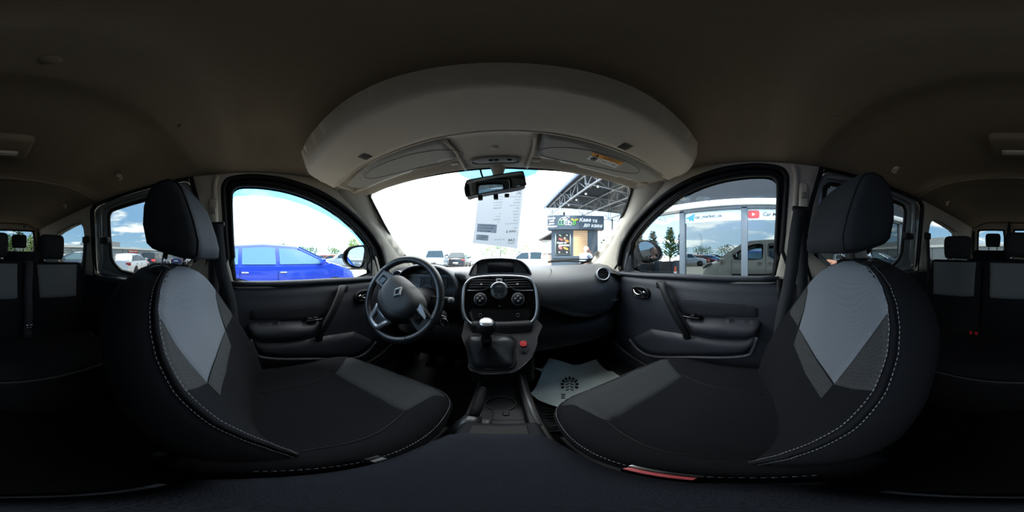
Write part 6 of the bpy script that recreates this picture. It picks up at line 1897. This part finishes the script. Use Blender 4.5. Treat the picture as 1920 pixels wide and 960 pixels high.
# wooden slat planter leaning beside the kiosk
sp = pol(1124, 6.6)
pl2 = thing('slatted_planter', 'slanted wooden slat screen with green shrub right of the kiosk', 'planter', sp, R(-40))
for i in range(7):
    obj('slat', move(rbox(-.45, .45, -.02, .02, -.04, .04, .004, 1), (.25 * 0 + .06 * i, 0, .35 + i * .13), Matrix.Rotation(R(0), 3, 'Y')), mat('weathered_slat', (168, 148, 116), .8), pl2, local=True)
obj('frame', join(tube([(-.4, .03, 0), (.0, .03, 1.2)], .03, 5), tube([(.3, .03, 0), (.8, .03, 1.2)], .03, 5)), mat('weathered_slat', (168, 148, 116), .8), pl2, local=True)
# ---------------------------------------------------------------- person standing behind the passenger seat, outside the sliding window
pp_ = Vec((1.42, -.93, G))
per = thing('person', 'person in dark clothes standing outside the sliding window, hands raised at chest height', 'person', pp_, R(-12))
HT = 1.0
J = [(0, 0, .95), (0, 0, 1.08), (0, .01, 1.24), (0, 0, 1.40), (0, 0, 1.47), (0, .01, 1.54),
     (-.18, 0, 1.39), (-.25, .02, 1.12), (-.16, .24, 1.24), (.18, 0, 1.39), (.25, .02, 1.12), (.14, .24, 1.22),
     (-.10, 0, .90), (-.11, .02, .50), (-.11, 0, .09), (.10, 0, .90), (.11, .02, .50), (.11, 0, .09), (-.11, .14, .04), (.11, .14, .04)]
RD = [.145, .145, .155, .13, .065, .058, .075, .052, .034, .075, .052, .034, .09, .065, .042, .09, .065, .042, .036, .036]
obj('body', bake(skin_person('person_tmp', '', None, 0, J, B_, RD, M_SKIN)), M_SKIN, per, local=True)
JS = [J[0], J[1], J[2], J[3], (0, 0, 1.44), J[6], J[7], J[9], J[10]]
obj('shirt', bake(skin_person('person_tmp', '', None, 0, JS, [(0, 1), (1, 2), (2, 3), (3, 4), (3, 5), (5, 6), (3, 7), (7, 8)], [.16, .16, .168, .142, .072, .088, .066, .088, .066], M_SKIN)), mat('charcoal_shirt', (38, 42, 46), .85), per, local=True)
JT = [J[0], J[12], J[13], J[14], J[15], J[16], J[17]]
obj('trousers', bake(skin_person('person_tmp', '', None, 0, JT, [(0, 1), (1, 2), (2, 3), (0, 4), (4, 5), (5, 6)], [.155, .104, .08, .058, .104, .08, .058], M_SKIN)), mat('dark_trousers', (48, 52, 62), .8), per, local=True)
hc_ = Vec((0, .03, 1.64))
hd_ = obj('head', head_mesh(hc_, .118, 0, R(-12)), M_SKIN, per, local=True)
face_bits(hc_, .118, 0, R(-12), hd_, True)
obj('hair', move(ball((0, -.025, .03), (.10, .105, .105), 14, 9), hc_), mat('dark_hair', (46, 36, 30), .8), hd_, local=True)
obj('hand', hand_mesh((-.16, .24, 1.24), (.25, .9, .15), (-.2, .1, 1), 1, .18, .7), M_SKIN, per, local=True)
obj('hand', hand_mesh((.14, .24, 1.22), (-.3, .9, .15), (.2, .1, 1), -1, .18, .7), M_SKIN, per, local=True)
ph = thing('phone', 'pale phone held by the person outside the sliding window', 'phone', (pp_.x + .04, pp_.y + .37, 1.215 + G), R(-12))
obj('case', rbox(-.07, .07, -.006, .006, -.01, .09, .005, 1), mat('phone_pale', (190, 205, 210), .3), ph, local=True)
# ---------------------------------------------------------------- trees
def leafy(n, c, r, size, seed):
    rnd = random.Random(seed)
    V, F = [], []
    for _ in range(n):
        while True:
            p = Vec((rnd.uniform(-1, 1), rnd.uniform(-1, 1), rnd.uniform(-1, 1)))
            if .25 < p.length < 1: break
        q = Vec((c[0] + p.x * r[0], c[1] + p.y * r[1], c[2] + p.z * r[2]))
        a = Vec((rnd.uniform(-1, 1), rnd.uniform(-1, 1), rnd.uniform(-1, 1))).normalized() * size * rnd.uniform(.6, 1.3)
        b = a.orthogonal().normalized() * a.length * .7
        k = len(V)
        V += [q - a, q + b, q + a, q - b]
        F.append((k, k + 1, k + 2, k + 3))
    return V, F
LEAF = [mat('leaf_mid', (96, 128, 62), .7, noise=(3, .3)), mat('leaf_pale', (140, 164, 84), .7, noise=(3, .3)), mat('leaf_dark', (56, 84, 48), .7, noise=(3, .3))]
M_BARK = mat('bark', (92, 76, 62), .9)
def tree(label, pos, h, r, mi, seed, n=420, group=None):
    t = thing('tree', label, 'tree', pos, group=group)
    obj('trunk', tube([(0, 0, 0), (.1, 0, h * .3), (0, .1, h * .6)], [h * .03, h * .022, h * .012], 7), M_BARK, t, local=True)
    obj('crown', join(leafy(n // 2, (0, 0, h * .62), (r, r, h * .34), h * .035, seed), leafy(n // 4, (r * .4, 0, h * .5), (r * .7, r * .7, h * .25), h * .035, seed + 1), leafy(n // 4, (-r * .4, .2, h * .75), (r * .6, r * .6, h * .22), h * .035, seed + 2)), LEAF[mi], t, smooth=False, local=True)
    t.location.z = pos[2] + CZ
    return t
obj('shrub', leafy(420, (.35, .45, 1.45), (.42, .4, .75), .07, 77), LEAF[0], pl2, smooth=False, local=True)
tree('pale green tree seen above the driver door mirror', pol(664, 34), 5.2, 1.7, 1, 1, group='trees left of the lane')
tree('taller green tree right beside the tree above the door mirror', pol(690, 40), 6.0, 1.6, 0, 4, group='trees left of the lane')
for i, px in enumerate((905, 922, 938, 955, 972, 990)):
    tree('%s in the far hedge line ahead, %s from the left' % ('yellow green bushy tree' if i % 2 else 'green bushy tree', ('first', 'second', 'third', 'fourth', 'fifth', 'sixth')[i]), pol(px, 46 + (i % 2) * 4), 4.2 + (i % 3) * .7, 2.2, 1 if i % 2 else 0, 10 + i * 5, 300, group='far hedge line ahead')
for i, px in enumerate((14, 30, 52, 64)):
    tree('green tree behind the rear door window, %s from the left' % ('first', 'second', 'third', 'fourth')[i], pol(px, 24 + i), 4.8 + (i % 2) * .8, 1.3, (0, 2, 1, 2)[i], 50 + i * 7, 360, group='trees behind the van')
for i in range(9):
    tree('dark green tree of the skyline beyond the parked row, %s from the nearest' % ('first', 'second', 'third', 'fourth', 'fifth', 'sixth', 'seventh', 'eighth', 'ninth')[i], Vec((-62 - (i % 3) * 5, 10 + i * 4.2, G)), 5.5 + (i * 7 % 4) * .5, 3.6, (0, 2, 0)[i % 3], 90 + i * 3, 260, group='skyline trees')
# young firs in planters outside the passenger window
def fir(label, pos, h, seed):
    rnd = random.Random(seed)
    t = thing('potted_fir', label, 'potted fir', pos, group='potted firs by the shop')
    obj('planter', rbox(-.5, .5, -.36, .36, 0, .98, .02, 1), mat('planter_black', (34, 35, 38), .7), t, local=True)
    obj('soil', rbox(-.46, .46, -.33, .33, .94, .985, .005, 1), M_BARK, t, local=True)
    obj('trunk', tube([(0, 0, .95), (0, 0, h)], [.035, .006], 6), M_BARK, t, local=True)
    V, F = [], []
    for i in range(230):
        f = rnd.random() ** .8
        z = 1.0 + f * (h - 1.02)
        L = (1 - f) * .85 + .10
        a = rnd.uniform(0, 6.283)
        d = Vec((math.cos(a), math.sin(a), .45)).normalized()
        s_ = Vec((-math.sin(a), math.cos(a), 0)) * (.035 + .02 * rnd.random())
        o_ = Vec((0, 0, z))
        k = len(V)
        V += [o_, o_ + d * L * .55 + s_, o_ + d * L, o_ + d * L * .55 - s_]
        F.append((k, k + 1, k + 2, k + 3))
        for e in range(3):
            g = o_ + d * L * (.35 + .2 * e)
            w = (s_.normalized() * (1 if e % 2 else -1) + d * .6).normalized() * .12
            k = len(V)
            V += [g, g + w * .5 + Vec((0, 0, .025)), g + w, g + w * .5 - Vec((0, 0, .025))]
            F.append((k, k + 1, k + 2, k + 3))
    obj('needles', (V, F), LEAF[2] if seed % 2 else LEAF[0], t, smooth=False, local=True)
for i, (px, d, h) in enumerate(((1196, 9.0, 2.7), (1224, 10.2, 2.85), (1256, 9.3, 2.95), (1277, 11.4, 2.9))):
    fir(('young fir in a black planter outside the passenger window, %s from the windscreen' % ('first', 'second', 'third', 'fourth')[i]), pol(px, d), h, 200 + i)
# traffic cone
tcn_ = thing('traffic_cone', 'orange and white striped traffic cone beside the shop corner', 'traffic cone', pol(1266.5, 8.2))
cone = [(.15, .03), (.125, .20), (.115, .27), (.09, .44), (.078, .52), (.04, .78), (.0, .80)]
M_OR = mat('cone_orange', (222, 92, 52), .5); M_WH = mat('cone_white', (240, 240, 240), .5)
obj('base', rbox(-.2, .2, -.2, .2, 0, .035, .01, 1), M_OR, tcn_, local=True)
for a, b, m, nm in ((0, 1, M_OR, 'orange_band'), (1, 2, M_WH, 'white_band'), (2, 3, M_OR, 'orange_band'), (3, 4, M_WH, 'white_band'), (4, 6, M_OR, 'orange_tip')):
    obj(nm, lathe(cone[a:b + 1], 20), m, tcn_, local=True)
# stack of tyres
for i in range(3):
    tr_ = obj('tyre', move(lathe([(.18, -.09), (.30, -.1), (.33, -.05), (.33, .05), (.30, .1), (.18, .09), (.18, -.09)], 24), pol(1206, 6.0) + Vec((0, 0, .10 + i * .2))), M_TYRE)
    tag(tr_, ('black tyre at the bottom of the stack outside the passenger mirror', 'black tyre in the middle of the stack outside the passenger mirror', 'black tyre on top of the stack outside the passenger mirror')[i], 'tyre', 'tyre stack')
# ---------------------------------------------------------------- warehouse behind
wh_ = thing('warehouse', 'long low grey warehouse with white roof edge behind the van', 'building', (-30, -33, G))
M_WG = mat('warehouse_grey', (124, 134, 138), .7)
obj('wall', box(-130, 55, -45, -33, G, 2.0), M_WG, wh_, smooth=False)
obj('roof_edge', box(-131, 56, -46, -32.7, 2.0, 2.55), mat('fascia_white', (222, 226, 224), .6), wh_, smooth=False)
obj('roof_box', box(-36, -26.5, -44, -36, 2.5, 4.3), mat('roof_box_grey', (146, 150, 150), .7), wh_, smooth=False)
obj('roof_box', box(17, 27, -44, -36, 2.5, 4.6), mat('roof_box_grey', (146, 150, 150), .7), wh_, smooth=False)
for i in range(26):
    x = -120 + i * 6.6
    obj('wall_joint', box(x, x + .12, -32.97, -32.9, G, 2.0), M_FRAME, wh_, smooth=False)
def wsign(px, wd, hh, zc, name, lab, rows, bg_, ink_, sz):
    az = R((px - 960) * .1875 + YAW)
    x = EYE.x + math.tan(math.pi - az) * 32.8
    t = thing(name, lab, 'sign', (x, -32.8, zc - hh / 2))
    obj('board', box(x - wd / 2, x + wd / 2, -32.9, -32.8, zc - hh / 2, zc + hh / 2), bg_, t, smooth=False)
    for i, r_ in enumerate(rows):
        zz_ = zc + hh * (.5 - (i + .5) / len(rows))
        ws_ = r_.split()
        for j, w_ in enumerate(ws_):
            obj('lettering', text_on(w_, sz, (x + ((len(ws_) - 1) / 2 - j) * 2.15, -32.76, zz_), (-1, 0, 0), (0, 0, 1), weight=.02), ink_, t, smooth=False)
wsign(250, 4.3, 1.9, .95, 'wall_sign', 'red sign with white lettering on the grey warehouse', ['ПРОДАЖ АВТО', ''], mat('sign_red', (164, 66, 58), .6), mat('sign_white', (235, 230, 225), .6), .52)
wsign(137, 4.6, 1.8, .55, 'wall_sign', 'pale sign with dark МАРМУР lettering on the warehouse', ['СТІЛЬНИЦІ', 'МАРМУР'], mat('sign_pale', (176, 190, 190), .6), mat('sign_dark', (40, 56, 64), .6), .85)
# light poles
for i, (x, y) in enumerate(((-34, 15), (-46, 19), (-28, 24))):
    lp_ = thing('light_pole', ('slim grey light pole %s the parked row' % ('nearest behind', 'farthest behind', 'to the right behind')[i]), 'pole', (x, y, G), group='light poles')
    obj('mast', tube([(0, 0, 0), (0, 0, 6.5)], [.09, .05], 8), M_STEEL, lp_, local=True)
    obj('lamp_arm', tube([(0, 0, 6.4), (.5, 0, 6.7), (1.0, 0, 6.7)], .035, 6), M_STEEL, lp_, local=True)
    obj('lamp_head', rbox(.9, 1.4, -.1, .1, 6.62, 6.74, .03, 1), M_STEEL, lp_, local=True)
